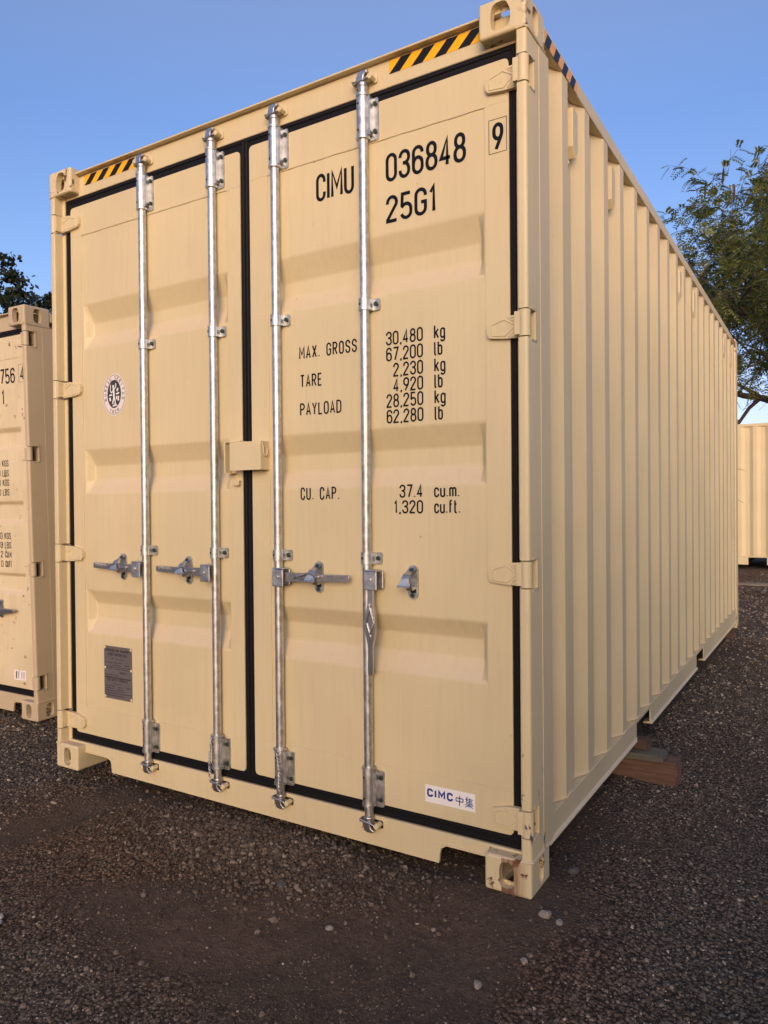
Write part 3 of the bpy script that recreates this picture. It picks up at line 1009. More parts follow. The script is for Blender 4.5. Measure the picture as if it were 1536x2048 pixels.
    for s_ in (1, -1):
        def X(u): return W - u if s_ > 0 else u
        mb = MB()
        x0, x1 = sorted((X(0.0015), X(0.06)))
        mb.box(x0, x1, 0.1785, L - 0.1785, H - 0.082, H - 0.024)
        rail = mb.build('top_rail', mat, root, bevel=0.004)
        if s_ > 0 and spec.get('side_tape'):
            y0, y1 = spec['side_tape']
            hb = hazard(None, y0, y1, H - 0.080, H - 0.034, 0.0, 4, None, 0.030)
            hb.v = [(W - 0.0015 + 0.001 - yy, xx, zz) for (xx, yy, zz) in hb.v]
            hb.build('hazard_marking', [orange, tape_blue], rail, recalc=False)
            hb = hazard(None, L - 0.50, L - 0.185, H - 0.080, H - 0.034, 0.0, 4, None, 0.030)
            hb.v = [(W - 0.0015 + 0.001 - yy, xx, zz) for (xx, yy, zz) in hb.v]
            hb.build('hazard_marking', [orange, tape_blue], rail, recalc=False)
        mb = MB()
        segs = []
        y = 0.1785
        for (p, q) in spec['pockets']:
            segs.append((y, p)); y = q
        segs.append((y, L - 0.1785))
        def zlow(yy): return spec['rail_low'] - 0.008 * (yy if spec['rail_low'] > 0.06 else 0)
        for (p, q) in segs:
            # channel: upright web, small flared lip along the lower edge
            pr = lambda zl: [(X(0.050), 0.196), (X(0.006), 0.196), (X(0.006), zl + 0.014), (X(-0.004), zl + 0.006), (X(-0.004), zl), (X(0.045), zl), (X(0.045), zl + 0.005), (X(0.012), zl + 0.013), (X(0.012), 0.190), (X(0.050), 0.190)]
            a, b_ = pr(zlow(p)), pr(zlow(q))
            n = len(a)
            vs = [(u, p, z) for u, z in a] + [(u, q, z) for u, z in b_]
            mb.add(vs, [(i, (i + 1) % n, n + (i + 1) % n, n + i) for i in range(n)] + [tuple(range(n))[::-1], tuple(range(n, 2 * n))])
        for (p, q) in spec['pockets']:
            x0, x1 = sorted((X(0.006), X(0.062)))
            mb.box(x0, x1, p, q, 0.176, 0.196)
        mb.build('bottom_rail', mat, root, bevel=0.002)
        side_wall(root, s_, H, L, mat, spec['vents'] if s_ > 0 else ())
    mb = MB()
    mb.box(0.06, W - 0.06, L - 0.06, L - 0.03, 0.06, H - 0.06)
    for k in range(7):
        xx = 0.25 + k * 0.29
        mb.box(xx, xx + 0.1, L - 0.031, L - 0.012, 0.2, H - 0.12)
    mb.build('end_wall', mat, root, bevel=0.004)
    return leaves, head

# ------------------------------------------------------------------ the near container
HC = 2.896
main = empty('shipping_container')
tag(main, 'tall cream shipping container nearest the viewer, its closed doors lettered with weights', 'shipping container', 'cream shipping containers')
rec = [(2.243, 2.155, 2.098, 2.028), (1.545, 1.468, 1.404, 1.334), (0.870, 0.805, 0.736, 0.664)]
spec = dict(
    hinges=((2.650, 1.843, 1.038, 0.236), (2.648, 1.842, 1.044, 0.229)),
    hinge_x=(0.174, 2.284), gasket_top=2.768, gasket_bottom=0.128, notch=(0.352, 2.088),
    gasket_x=((0.054, 1.2135), (1.2155, W - 0.054)),
    doors=[dict(x0=0.094, x1=1.191, z0=0.172, z1=2.722, rec=rec, rx0=0.186, rx1=1.112, seam_t=2.578, seam_b=0.300, sx0=0.171, sx1=1.120, depth=0.038),
           dict(x0=1.243, x1=2.360, z0=0.172, z1=2.726, rec=rec, rx0=1.352, rx1=2.268, seam_t=2.586, seam_b=0.318, sx0=1.336, sx1=2.274, depth=0.038)],
    door_mat=paint, pockets=((1.505, 1.822), (3.381, 3.716)), rail_low=0.108,
    vents=((0.515, 2.672), (1.082, 2.672), (2.785, 2.672), (3.350, 2.672), (5.04, 2.672), (5.60, 2.672)), side_tape=(0.181, 0.552))
leafs, head = container(main, HC, 6.058, paint, paint_post, paint_cast, paint_cast_low, spec)

# tape on the header
hb = hazard(None, 0.200, 0.556, 2.812, 2.858, 0.0512, 4, None, 0.050)
hb.build('hazard_marking', [yellow, tape_black], head, recalc=False)
hb = hazard(None, 1.905, 2.268, 2.812, 2.860, 0.0512, 4, None, 0.050)
hb.build('hazard_marking', [yellow, tape_black], head, recalc=False)

# locking rods
RX = (0.628, 1.0535, 1.3925, 1.8075)
for x, d in zip(RX, (-1, -1, 1, 0)):
    rod_assembly(main, x, 2.812, 0.098, (1.996, 1.074), 0.990 if d else 0.998, d, None)
for x, leaf in ((0.4555, leafs[0]), (0.880, leafs[0]), (1.578, leafs[1]), (1.991, leafs[1])):
    handle_catch(leaf, x, 0.993, 0.0505)

# padlock box across the joint of the doors
mb = MB()
t = 0.005
mb.box(1.168, 1.333, -0.004, 0.001, 1.412, 1.526)
mb.box(1.1681, 1.333, 0.001, 0.049, 1.5205, 1.526)
mb.box(1.327, 1.333, 0.001, 0.049, 1.412, 1.5204)
ub = arc(0.020, 1.480, 0.0105, 0.012, 180, 360, 8)
mb.tube([(1.336, -0.001, 1.520), (1.3375, 0.0065, 1.508), (1.3375, 0.0085, 1.480)] + [(1.3375, a, b_) for a, b_ in ub] + [(1.3375, 0.0305, 1.497)], 0.0032, 6)
mb.build('padlock_box', paint, leafs[1], bevel=0.003)
mb = MB()
mb.prism([(1.128, 1.533), (1.215, 1.533), (1.215, 1.5275), (1.134, 1.5275), (1.134, 1.404), (1.160, 1.404), (1.160, 1.399), (1.128, 1.399)], 1, 0.006, 0.0478)
mb.prism([(1.150, 1.374), (1.152, 1.352), (1.184, 1.352), (1.186, 1.374)], 1, 0.030, 0.0478)
mb.build('padlock_hasp', paint, leafs[0], bevel=0.002)

# lettering on the doors: one part for each line of writing
yP, yF = 0.0502, 0.0474
def letter(leaf, *runs):
    mb = MB()
    for r_ in runs:
        write(mb, *r_[:6], **(r_[6] if len(r_) > 6 else {}))
    return mb.build('lettering', ink, leaf, recalc=False)
def box_marks(leaf, txt, tx0, tx1, tz0, tz1, th, x0, x1, z0, z1):
    mb = MB()
    write(mb, txt, tx0, tx1, tz0, tz1, yF, th)
    t_ = 0.002
    for (a, b_, c, d) in ((x0, x1, z1 - t_, z1), (x0, x1, z0, z0 + t_), (x0, x0 + t_, z0 + t_, z1 - t_), (x1 - t_, x1, z0 + t_, z1 - t_)):
        mb.add([(a, yF, c), (b_, yF, c), (b_, yF, d), (a, yF, d)], [(0, 1, 2, 3)])
    return mb.build('check_digit', ink, leaf, recalc=False)
B_ = dict(th=0.0125)
S_ = dict(th=0.0062)
door_r = leafs[1]
letter(door_r, ('CIMU', 1.5765, 1.751, 2.426, 2.531, yP, B_))
letter(door_r, ('036848', 1.888, 2.206, 2.428, 2.530, yP, B_))
letter(door_r, ('25G1', 1.888, 2.093, 2.281, 2.379, yP, B_))
box_marks(door_r, '9', 2.302, 2.342, 2.431, 2.524, 0.0125, 2.2895, 2.3535, 2.4245, 2.5375)
for s_, xa, xb, za, gp in (('MAX. GROSS', 1.487, 1.757, 1.836, 0.33), ('TARE', 1.4905, 1.596, 1.726, 0.30), ('PAYLOAD', 1.489, 1.685, 1.616, 0.30), ('CU. CAP.', 1.4875, 1.672, 1.289, 0.33)):
    letter(door_r, (s_, xa, xb, za, za + 0.050, yP, dict(th=0.0062, gap=gp)))
rows = [('30,480', 1.883, 1.8425, 'kg'), ('67,200', 1.883, 1.785, 'lb'), ('2,230', 1.912, 1.7275, 'kg'), ('4,920', 1.912, 1.672, 'lb'), ('28,250', 1.883, 1.6175, 'kg'), ('62,280', 1.883, 1.561, 'lb')]
for s_, xx, zz, un in rows:
    letter(door_r, (s_, xx, 2.0345, zz, zz + 0.050, yP, S_))
    letter(door_r, (un, 2.078, 2.122 if un == 'kg' else 2.111, zz, zz + 0.050, yP, S_))
letter(door_r, ('37.4', 1.934, 2.030, 1.292, 1.340, yP, S_))
letter(door_r, ('cu.m.', 2.0735, 2.172, 1.292, 1.340, yP, S_))
letter(door_r, ('1,320', 1.911, 2.030, 1.236, 1.284, yP, S_))
letter(door_r, ('cu.ft.', 2.0735, 2.175, 1.236, 1.284, yP, S_))

# oval inspection emblem
def ellipse(cx, cz, a, b_, n=40): return [(cx + a * math.cos(2 * PI * i / n), cz + b_ * math.sin(2 * PI * i / n)) for i in range(n)]
mb = MB()
cx, cz = 0.3975, 1.794
def flat(mb, poly, y, m): mb.add([(p[0], y, p[1]) for p in poly], [tuple(range(len(poly)))], m)
flat(mb, ellipse(cx, cz, 0.082, 0.0975), 0.0504, 0)
ribbon(mb, ellipse(cx, cz, 0.076, 0.0915), True, 0.0022, 0.0501, lambda x, z, y: (x, y, z), 1)
flat(mb, ellipse(cx, cz + 0.003, 0.048, 0.066), 0.0501, 1)
def ring_text(txt, a0, a1, flip, hh):
    for i, ch in enumerate(txt):
        a = R(a0 + (a1 - a0) * i / max(1, len(txt) - 1))
        px, pz = cx + 0.0625 * math.cos(a), cz + 0.0785 * math.sin(a)
        tx, tz = (math.sin(a), -math.cos(a)) if not flip else (-math.sin(a), math.cos(a))
        nx, nz = (math.cos(a), math.sin(a)) if not flip else (-math.cos(a), -math.sin(a))
        def mf(x, z, y): return (px + tx * x + nx * z, y, pz + tz * x + nz * z)
        if ch != ' ':
            write(mb, ch, -0.006, 0.006, -hh / 2, hh / 2, 0.0500, 0.0026, 1, mapf=mf)
ring_text('BUREAU VERITAS', 195, -15, False, 0.017)
ring_text('1828', 245, 295, True, 0.016)
I2 = lambda x, z, y: (x, y, z)
def st(pts, th): ribbon(mb, [(cx + a, cz + b_) for a, b_ in pts], False, th, 0.0498 - 0.00003 * len(mb.f) * 0, I2, 2)
k = 0
for pts, th in (([(-0.004, 0.030), (-0.003, 0.010), (-0.001, -0.012)], 0.012), ([(-0.001, -0.012), (-0.012, -0.042)], 0.008), ([(0.002, -0.012), (0.008, -0.040)], 0.007),
                ([(0.001, 0.026), (0.012, 0.036), (0.012, 0.052)], 0.006), ([(-0.006, 0.020), (-0.018, 0.010), (-0.026, 0.018)], 0.005),
                ([(-0.026, 0.018), (-0.024, 0.048)], 0.005), ([(-0.034, -0.002), (-0.014, 0.000)], 0.007), ([(0.014, 0.002), (0.036, 0.006)], 0.007),
                ([(-0.030, -0.012), (-0.026, -0.028)], 0.011), ([(0.018, -0.008), (0.018, -0.024)], 0.008), ([(0.030, -0.008), (0.030, -0.030)], 0.010),
                ([(0.020, 0.014), (0.028, 0.028)], 0.010), ([(-0.010, -0.052), (0.022, -0.050)], 0.006), ([(-0.002, -0.044), (0.014, -0.043)], 0.005)):
    ribbon(mb, [(cx + a, cz + b_) for a, b_ in pts], False, th, 0.0498 - 0.00005 * k, I2, 2)
    k += 1
flat(mb, ellipse(cx - 0.005, cz + 0.038, 0.006, 0.008, 14), 0.0490, 2)
mb.build('emblem_sticker', [pink_st, grey_ink, white_st], leafs[0], recalc=False)

# riveted data plate
mb = MB()
px0, px1, pz0, pz1 = 0.304, 0.499, 0.366, 0.614
mb.box(px0, px1, 0.0490, 0.0512, pz0, pz1, 0)
for a in (px0 + 0.006, px1 - 0.006):
    for b_ in (pz0 + 0.008, (pz0 + pz1) / 2 + 0.02, pz1 - 0.008):
        mb.cyl((a, 0.0490, b_), (a, 0.0466, b_), 0.007, 0.005, n=10, m=2)
yt = 0.0487
def line(txt, a, b_, z, h, th): write(mb, txt, px0 + a, px0 + b_, pz0 + z, pz0 + z + h, yt, th, 1, gap=0.3)
line('APPROVED FOR TRANSPORT', 0.012, 0.183, 0.222, 0.013, 0.003)
line('UNDER CUSTOMS SEAL', 0.028, 0.165, 0.203, 0.013, 0.003)
line('CIMC', 0.110, 0.150, 0.120, 0.013, 0.0034)
line('CSC SAFETY APPROVAL', 0.022, 0.168, 0.083, 0.012, 0.0028)
line('1', 0.156, 0.162, 0.120, 0.013, 0.0026)
for (a, b_, z) in ((0.052, 0.070, 0.190), (0.080, 0.098, 0.189), (0.106, 0.138, 0.188), (0.006, 0.06, 0.170), (0.066, 0.132, 0.172), (0.066, 0.124, 0.160), (0.136, 0.18, 0.164), (0.004, 0.19, 0.151), (0.004, 0.06, 0.143), (0.07, 0.19, 0.142), (0.004, 0.10, 0.112),
                   (0.004, 0.19, 0.102), (0.006, 0.18, 0.098), (0.06, 0.12, 0.072), (0.006, 0.075, 0.060), (0.10, 0.13, 0.058), (0.006, 0.072, 0.049), (0.09, 0.14, 0.047),
                   (0.006, 0.15, 0.038), (0.006, 0.16, 0.027), (0.006, 0.14, 0.016), (0.16, 0.19, 0.060), (0.16, 0.19, 0.030)):
    mb.add([(px0 + a, yt, pz0 + z - 0.0016), (px0 + b_, yt, pz0 + z - 0.0016), (px0 + b_, yt, pz0 + z + 0.0016), (px0 + a, yt, pz0 + z + 0.0016)], [(0, 1, 2, 3)], 1)
mb.build('data_plate', [plate_m, grey_ink, paint], leafs[0])

# maker's sticker
mb = MB()
flat(mb, [(2.030, 0.221), (2.2225, 0.221), (2.2225, 0.2825), (2.030, 0.2825)], 0.0474, 0)
write(mb, 'CIMC', 2.038, 2.139, 0.240, 0.270, 0.0471, 0.0070, 1, gap=0.34, slant=0.0)
def cj(strokes, x0, z0, s_, th):
    for i, s2 in enumerate(strokes):
        ribbon(mb, [(x0 + a * s_, z0 + b_ * s_) for a, b_ in s2], False, th, 0.0471 - 0.00004 * i, I2, 1)
cj([[(.1, .72), (.9, .72)], [(.1, .72), (.12, .38)], [(.9, .72), (.88, .38)], [(.1, .40), (.9, .40)], [(.5, 1.0), (.5, -.05)]], 2.147, 0.233, 0.034, 0.0034)
cj([[(.35, 1.02), (.12, .70)], [(.24, .82), (.24, .34)], [(.24, .80), (.92, .80)], [(.24, .65), (.84, .65)], [(.24, .50), (.84, .50)], [(.24, .36), (.95, .36)], [(.58, .96), (.56, .36)],
    [(.05, .22), (.95, .22)], [(.5, .34), (.5, -.06)], [(.48, .2), (.1, -.02)], [(.52, .2), (.92, -.02)]], 2.182, 0.233, 0.035, 0.0026)
mb.build('maker_sticker', [white_st, blue_ink], leafs[1], recalc=False)

# twisted tie wires on two of the lower guides
def tie(x, z, hang, label, sgn):
    mb = MB()
    y0 = 0.028
    loop = [(x + 0.0275 * math.cos(a), y0 - 0.0275 * math.sin(a), z + 0.004 * math.sin(3 * a)) for a in [i * 2 * PI / 16 for i in range(17)]]
    mb.tube(loop, 0.0022, 6)
    for ph in (0, PI):
        pts = []
        for i in range(40):
            t_ = i / 39
            ax = x + sgn * (0.012 * math.sin(t_ * 2.4) + 0.006)
            pts.append((ax + 0.0042 * math.cos(ph + t_ * 34), y0 - 0.030 + 0.0042 * math.sin(ph + t_ * 34), z - 0.004 - hang * t_))
        mb.tube(pts, 0.0022, 6)
    mb.tube([(x + sgn * 0.014, y0 - 0.030, z - hang), (x + sgn * 0.020, y0 - 0.031, z - hang - 0.012), (x + sgn * 0.012, y0 - 0.031, z - hang - 0.022)], 0.003, 6)
    o = mb.build('tie_wire', steel, None)
    smooth_all(o, 60)
    o.location = (0, 0, 0)
    tag(o, label, 'wire', 'twisted tie wires')
tie(RX[1], 0.306, 0.150, 'twisted wire tied at the foot of the rod just left of the centre door seal', -1)
tie(RX[2], 0.306, 0.150, 'twisted wire tied at the foot of the rod just right of the centre door seal', 1)

# ------------------------------------------------------------------ the weathered neighbour
HL = 2.591
nb = empty('shipping_container', (0, 0, 0))
tag(nb, 'weathered rust-stained cream container standing lower beside the tall one, mostly cut off', 'shipping container', 'cream shipping containers')
recL = [(1.851, 1.822, 1.730, 1.710), (1.382, 1.358, 1.258, 1.236), (0.917, 0.896, 0.806, 0.780)]
specL = dict(
    hinges=((2.383, 1.672, 0.952, 0.239), (2.383, 1.672, 0.952, 0.239)),
    hinge_x=(0.155, 2.300), gasket_top=2.466, gasket_bottom=0.134, notch=(0.30, 2.128),
    gasket_x=((0.054, 1.2135), (1.2155, W - 0.054)),
    doors=[dict(x0=0.082, x1=1.195, z0=0.178, z1=2.428, rec=recL, rx0=0.15, rx1=1.13, seam_t=2.287, seam_b=0.330, sx0=0.14, sx1=1.14, depth=0.026),
           dict(x0=1.241, x1=2.356, z0=0.178, z1=2.428, rec=recL, rx0=1.31, rx1=2.292, seam_t=2.287, seam_b=0.330, sx0=1.30, sx1=2.282 + 0.014, depth=0.026)],
    door_mat=paint_old, pockets=((1.505, 1.822), (3.381, 3.716)), rail_low=0.05, vents=((0.515, 2.37),))
leafL, headL = container(nb, HL, 6.058, paint_old_plain, paint_old_plain, paint_old_plain, paint_old_plain, specL)
for x in RX[2:]:
    rod_assembly(nb, x, 2.508, 0.098, (1.75, 0.85), 0.665, 1 if x < 1.5 else None, None)
handle_catch(leafL[1], 2.035, 0.682, 0.0505)
mb = MB()      # its handle, lying across the catch
mb.prism([(1.80, 0.650), (2.02, 0.658), (2.08, 0.650), (2.21, 0.672), (2.212, 0.690), (2.06, 0.690), (1.80, 0.684)], 1, 0.008, 0.022)
mb.build('handle', cast_steel, leafL[1], bevel=0.003)
letter(leafL[1], ('756', 2.094, 2.250, 2.131, 2.229, yP, dict(th=0.0115)))
box_marks(leafL[1], '4', 2.308, 2.352, 2.140, 2.228, 0.0105, 2.294, 2.362, 2.129, 2.241)
letter(leafL[1], ('1', 2.105, 2.134, 2.000, 2.097, yP, dict(th=0.0115)))
for s_, un, zz in (('0', 'KGS', 1.604), ('0', 'LBS', 1.541), ('0', 'KGS', 1.480), ('0', 'LBS', 1.418), ('0', 'KGS', 1.136), ('0', 'LBS', 1.076), ('2', 'CU.M', 1.016), ('0', 'CU.FT', 0.954)):
    letter(leafL[1], (s_, 2.036, 2.062, zz, zz + 0.043, yP, dict(th=0.0052)))
    letter(leafL[1], (un, 2.084, 2.152, zz, zz + 0.043, yP, dict(th=0.0052)))
mb = MB()      # torn white label with scraps of print
flat(mb, [(2.143, 0.228), (2.206, 0.227), (2.262, 0.232), (2.264, 0.296), (2.212, 0.293), (2.200, 0.284), (2.186, 0.295), (2.144, 0.291)], 0.0472, 0)
for (a, b_) in ((2.158, 2.172), (2.186, 2.192), (2.218, 2.224), (2.240, 2.246)):
    flat(mb, [(a, 0.236), (b_, 0.236), (b_ + 0.004, 0.284), (a + 0.002, 0.284)], 0.0469, 1)
mb.build('torn_sticker', [white_st, plate_m], leafL[1], recalc=False)
nbq = (-3.4105960554788424, 0.5380313110638593, -0.06986428922794918)
rv = Vector((0.023050343411782113, 0.0018591411632675257, 0.021067189200972107))
Rm = Matrix.Rotation(rv.length, 4, rv.normalized())
nb.matrix_world = Matrix.Translation(Vector(nbq)) @ Matrix.Translation(Vector((W, 0, 0))) @ Rm @ Matrix.Translation(Vector((-W, 0, 0)))

# unseen container, added behind the viewer to shade the long wall's near end
def copy_tree(o, parent=None):
    c = o.copy()
    C.objects.link(c)
    if parent is not None:
        c.parent = parent
    for ch in list(o.children):
        copy_tree(ch, c)
    return c
near = copy_tree(nb)
near.matrix_world = Matrix.Translation(Vector(OCCLUDER_AT)) @ Matrix.Rotation(R(180), 4, 'Z')
tag(near, 'unseen weathered cream container added behind the viewer to shade the long wall')

# ------------------------------------------------------------------ the container across the yard, side on
bgc = empty('shipping_container', (-1.57, 14.25, -0.03), (0, 0, R(-90)))
tag(bgc, 'distant cream shipping container standing side-on across the gravel yard, behind the long wall', 'shipping container', 'cream shipping containers')
specB = dict(spec, vents=((0.515, 2.672),), side_tape=None, rail_low=0.03)
specB['doors'] = spec['doors']
container(bgc, HC, 6.058, paint, paint, paint, paint, specB)
bgc.location = (-1.57, 14.25 + W, -0.03)

# ------------------------------------------------------------------ the ground
def vnoise(x, y, seed=0):
    xi = np.floor(x).astype(np.int64); yi = np.floor(y).astype(np.int64)
    fx = x - xi; fy = y - yi
    fx = fx * fx * (3 - 2 * fx); fy = fy * fy * (3 - 2 * fy)
    def h(a, b_):
        n = (a * 374761393 + b_ * 668265263 + seed * 974711) & 0xFFFFFFFF
        n = ((n ^ (n >> 13)) * 1274126177) & 0xFFFFFFFF
        return ((n ^ (n >> 16)) & 0xFFFF) / 65535.0
    a, b_, c, d = h(xi, yi), h(xi + 1, yi), h(xi, yi + 1), h(xi + 1, yi + 1)
    return (a * (1 - fx) + b_ * fx) * (1 - fy) + (c * (1 - fx) + d * fx) * fy

def fbm(x, y, seed=0, oct_=4):
    s, a, t = 0, 1.0, 0.0
    for k in range(oct_):
        s = s + a * vnoise(x * 2 ** k, y * 2 ** k, seed + k); t += a; a *= 0.5
    return s / t

def gau(x, y, cx, cy, sx, sy, ang=0.0):
    c, s_ = math.cos(R(ang)), math.sin(R(ang))
    u = (x - cx) * c + (y - cy) * s_; v = -(x - cx) * s_ + (y - cy) * c
    return np.exp(-(u / sx) ** 2 - (v / sy) ** 2)

def dirt(x, y):
    """how much fine brown soil covers the stones here, 0..1"""
    d = 1.25 * gau(x, y, 0.46, -0.25, 0.55, 0.14, 80) + 1.0 * gau(x, y, 0.6, 0.12, 0.25, 0.18, 20)
    d = d + 1.0 * gau(x, y, 1.62, -0.56, 0.32, 0.18, 20) + 0.75 * gau(x, y, 1.95, -0.40, 0.45, 0.22, 10) + 0.7 * gau(x, y, 1.15, -0.62, 0.30, 0.10, 25)
    d = d + 1.0 * gau(x, y, 2.26, -0.22, 0.42, 0.13, 112) + 0.75 * gau(x, y, 2.42, 0.02, 0.28, 0.24)
    d = d + 0.8 * gau(x, y, 2.18, -0.60, 0.40, 0.22, 60) + 0.6 * gau(x, y, 2.36, 0.62, 0.16, 0.5) + 0.5 * gau(x, y, 1.9, 0.05, 0.5, 0.2)
    d = d + 0.35 * gau(x, y, 2.9, 1.0, 0.5, 0.35, 40) + 0.55 * gau(x, y, 2.4, 5.2, 0.4, 1.2)
    return np.clip(d * (0.45 + 1.0 * fbm(x * 2.3, y * 2.3, 11)) + 0.95 * (fbm(x * 1.5, y * 1.5, 5) - 0.52), 0, 1)

def brownness(x, y):
    """where the stones are stained by the soil"""
    v = 1.15 * gau(x, y, 1.55, -0.42, 1.05, 0.50, 8) + 0.8 * gau(x, y, 0.55, -0.15, 0.42, 0.34) + 0.9 * gau(x, y, 2.30, 0.0, 0.36, 0.6)
    v = v + 0.7 * gau(x, y, 2.4, 12.0, 2.5, 4.0) - 0.5 * gau(x, y, 1.30, -1.0, 0.30, 0.14, 20)
    return np.clip(v * (0.6 + 0.8 * fbm(x * 2.0, y * 2.0, 61)), 0, 1)

def coarse(x, y):
    return np.clip(gau(x, y, 1.30, -0.14, 0.45, 0.20, -5) * 1.2, 0, 1)

def gz(x, y):
    x = np.asarray(x, float); y = np.asarray(y, float)
    z = -0.055 + 0.056 * gau(x, y, 2.40, 0.06, 0.36, 0.34) + 0.040 * gau(x, y, 1.30, -0.02, 0.55, 0.34)
    sm = np.clip((x - 2.1) / 0.5, 0, 1) * np.clip((y - 0.5) / 0.9, 0, 1)
    z = z - 0.024 * sm - 0.045 * np.clip((0.1 - x) / 0.9, 0, 1) * np.clip((y + 0.6) / 0.8, 0, 1)
    z = z - 0.03 * np.clip((y - 1.0) / 5.0, 0, 1)
    r = np.hypot(x - CAMXY[0], y - CAMXY[1])
    z = z + 0.05 * (fbm(x * 0.8, y * 0.8, 3) - 0.5) * np.clip(r / 6, 0.15, 1) + 0.016 * (fbm(x * 4, y * 4, 21) - 0.5)
    near = np.clip(1.3 - r / 9, 0, 1)
    d = dirt(x, y)
    z = z + near * ((1 - 0.25 * d) * 0.014 * (fbm(x * 26, y * 26, 31, 3) - 0.5) + d * 0.010 * (fbm(x * 11, y * 11, 35, 3) - 0.5) + 0.012 * coarse(x, y) * (fbm(x * 18, y * 18, 41, 3) - 0.3))
    # shallow wheel ruts dragged through the soil
    u = (x - 2.24) * math.cos(R(112)) + (y + 0.25) * math.sin(R(112)); v = -(x - 2.24) * math.sin(R(112)) + (y + 0.25) * math.cos(R(112))
    z = z + 0.016 * np.exp(-((v - 0.12) / 0.022) ** 2) * np.exp(-(u / 0.36) ** 2) - 0.008 * np.exp(-(v / 0.08) ** 2) * np.exp(-(u / 0.45) ** 2)
    u2 = (x - 0.5) * math.cos(R(80)) + (y + 0.2) * math.sin(R(80)); v2 = -(x - 0.5) * math.sin(R(80)) + (y + 0.2) * math.cos(R(80))
    z = z + 0.014 * np.exp(-((v2 + 0.11) / 0.03) ** 2) * np.exp(-(u2 / 0.5) ** 2)
    return z

def axis_coords(lo, hi, step, far):
    a = list(np.arange(lo, hi + 1e-6, step))
    s, x = step, hi
    while x < far:
        s *= 1.22; x += s; a.append(x)
    s, x, b_ = step, lo, []
    while x > -far:
        s *= 1.22; x -= s; b_.append(x)
    return np.array(b_[::-1] + a)

gx = axis_coords(-1.2, 4.2, 0.016, 700)
gy = axis_coords(-1.9, 3.4, 0.016, 700)
XX, YY = np.meshgrid(gx, gy)
ZZ = gz(XX, YY)
nx_, ny_ = len(gx), len(gy)
co = np.stack([XX, YY, ZZ], -1).reshape(-1, 3)
ii = (np.arange(ny_ - 1)[:, None] * nx_ + np.arange(nx_ - 1)[None, :]).ravel()
quads = np.stack([ii, ii + 1, ii + nx_ + 1, ii + nx_], 1)

def np_mesh(name, co, faces, mat, attr=None, smooth=True):
    me = bpy.data.meshes.new(name)
    nf, k = faces.shape
    me.vertices.add(len(co)); me.vertices.foreach_set('co', co.astype(np.float32).ravel())
    me.loops.add(nf * k); me.loops.foreach_set('vertex_index', faces.astype(np.int32).ravel())
    me.polygons.add(nf); me.polygons.foreach_set('loop_start', np.arange(0, nf * k, k, dtype=np.int32))
    try:
        me.polygons.foreach_set('loop_total', np.full(nf, k, dtype=np.int32))
    except Exception:
        pass
    me.polygons.foreach_set('use_smooth', np.full(nf, smooth))
    me.materials.append(mat)
    if attr is not None:
        for nm, val in attr.items():
            a = me.attributes.new(nm, 'FLOAT', 'POINT')
            a.data.foreach_set('value', val.astype(np.float32).ravel())
    me.update(calc_edges=True)
    o = bpy.data.objects.new(name, me)
    C.objects.link(o)
    return o

gm, nt, b = newmat("gravel_and_soil", (0.05, 0.045, 0.042), 0.95, spec=0.2)
at = N(nt, 'ShaderNodeAttribute', attribute_name='soil')
f1 = noise(nt, 170, 3, 0.6)
f2 = noise(nt, 45, 5, 0.7)
f3 = noise(nt, 1.6, 4)
tc = N(nt, 'ShaderNodeTexCoord')
vo = N(nt, 'ShaderNodeTexVoronoi')
vo.inputs['Scale'].default_value = 85
nt.links.new(tc.outputs['Object'], vo.inputs['Vector'])
vg = N(nt, 'ShaderNodeSeparateColor')
nt.links.new(vo.outputs['Color'], vg.inputs[0])
stone = mix(nt, ramp(nt, vg.outputs[0], [(0.0, 0.0), (1.0, 1.0)]), (0.075, 0.054, 0.039), (0.26, 0.20, 0.148))
stone = mix(nt, ramp(nt, vg.outputs[1], [(0.93, 0.0), (0.96, 1.0)]), stone, (0.30, 0.255, 0.21))
stone = mix(nt, ramp(nt, vo.outputs['Distance'], [(0.35, 0.0), (0.62, 0.85)]), stone, (0.022, 0.017, 0.014))
ast = N(nt, 'ShaderNodeAttribute', attribute_name='stain')
stone = mix(nt, ramp(nt, noise(nt, 0.9, 4, off=(7, 3, 0)), [(0.35, 0.0), (0.65, 0.45)]), stone, mix(nt, 0.9, stone, (1.5, 1.42, 1.4), 'MULTIPLY'))
stone = mix(nt, ast.outputs['Fac'], stone, mix(nt, 0.75, stone, (1.15, 0.80, 0.62), 'MULTIPLY'))
soil = mix(nt, f2, (0.036, 0.024, 0.016), (0.185, 0.132, 0.096))
soil = mix(nt, ramp(nt, f1, [(0.35, 0.0), (0.7, 0.55)]), soil, (0.046, 0.032, 0.023))
soil = mix(nt, ramp(nt, f3, [(0.4, 0.0), (0.7, 0.5)]), soil, (0.150, 0.094, 0.064))
fac = math_(nt, 'ADD', at.outputs['Fac'], math_(nt, 'MULTIPLY', math_(nt, 'SUBTRACT', f2, 0.5), 1.3), clamp=True)
nt.links.new(mix(nt, ramp(nt, fac, [(0.12, 0.0), (0.55, 1.0)]), stone, soil), b.inputs['Base Color'])
hh = math_(nt, 'SUBTRACT', math_(nt, 'MULTIPLY', f2, 1.1), math_(nt, 'MULTIPLY', math_(nt, 'MULTIPLY', vo.outputs['Distance'], 1.2), math_(nt, 'SUBTRACT', 1.0, math_(nt, 'MULTIPLY', fac, 0.8))))
bump(nt, b, math_(nt, 'ADD', hh, math_(nt, 'MULTIPLY', f1, 0.45)), 0.9, 0.014)
ground = np_mesh('ground', co, quads, gm, {'soil': dirt(co[:, 0], co[:, 1]), 'stain': brownness(co[:, 0], co[:, 1])})
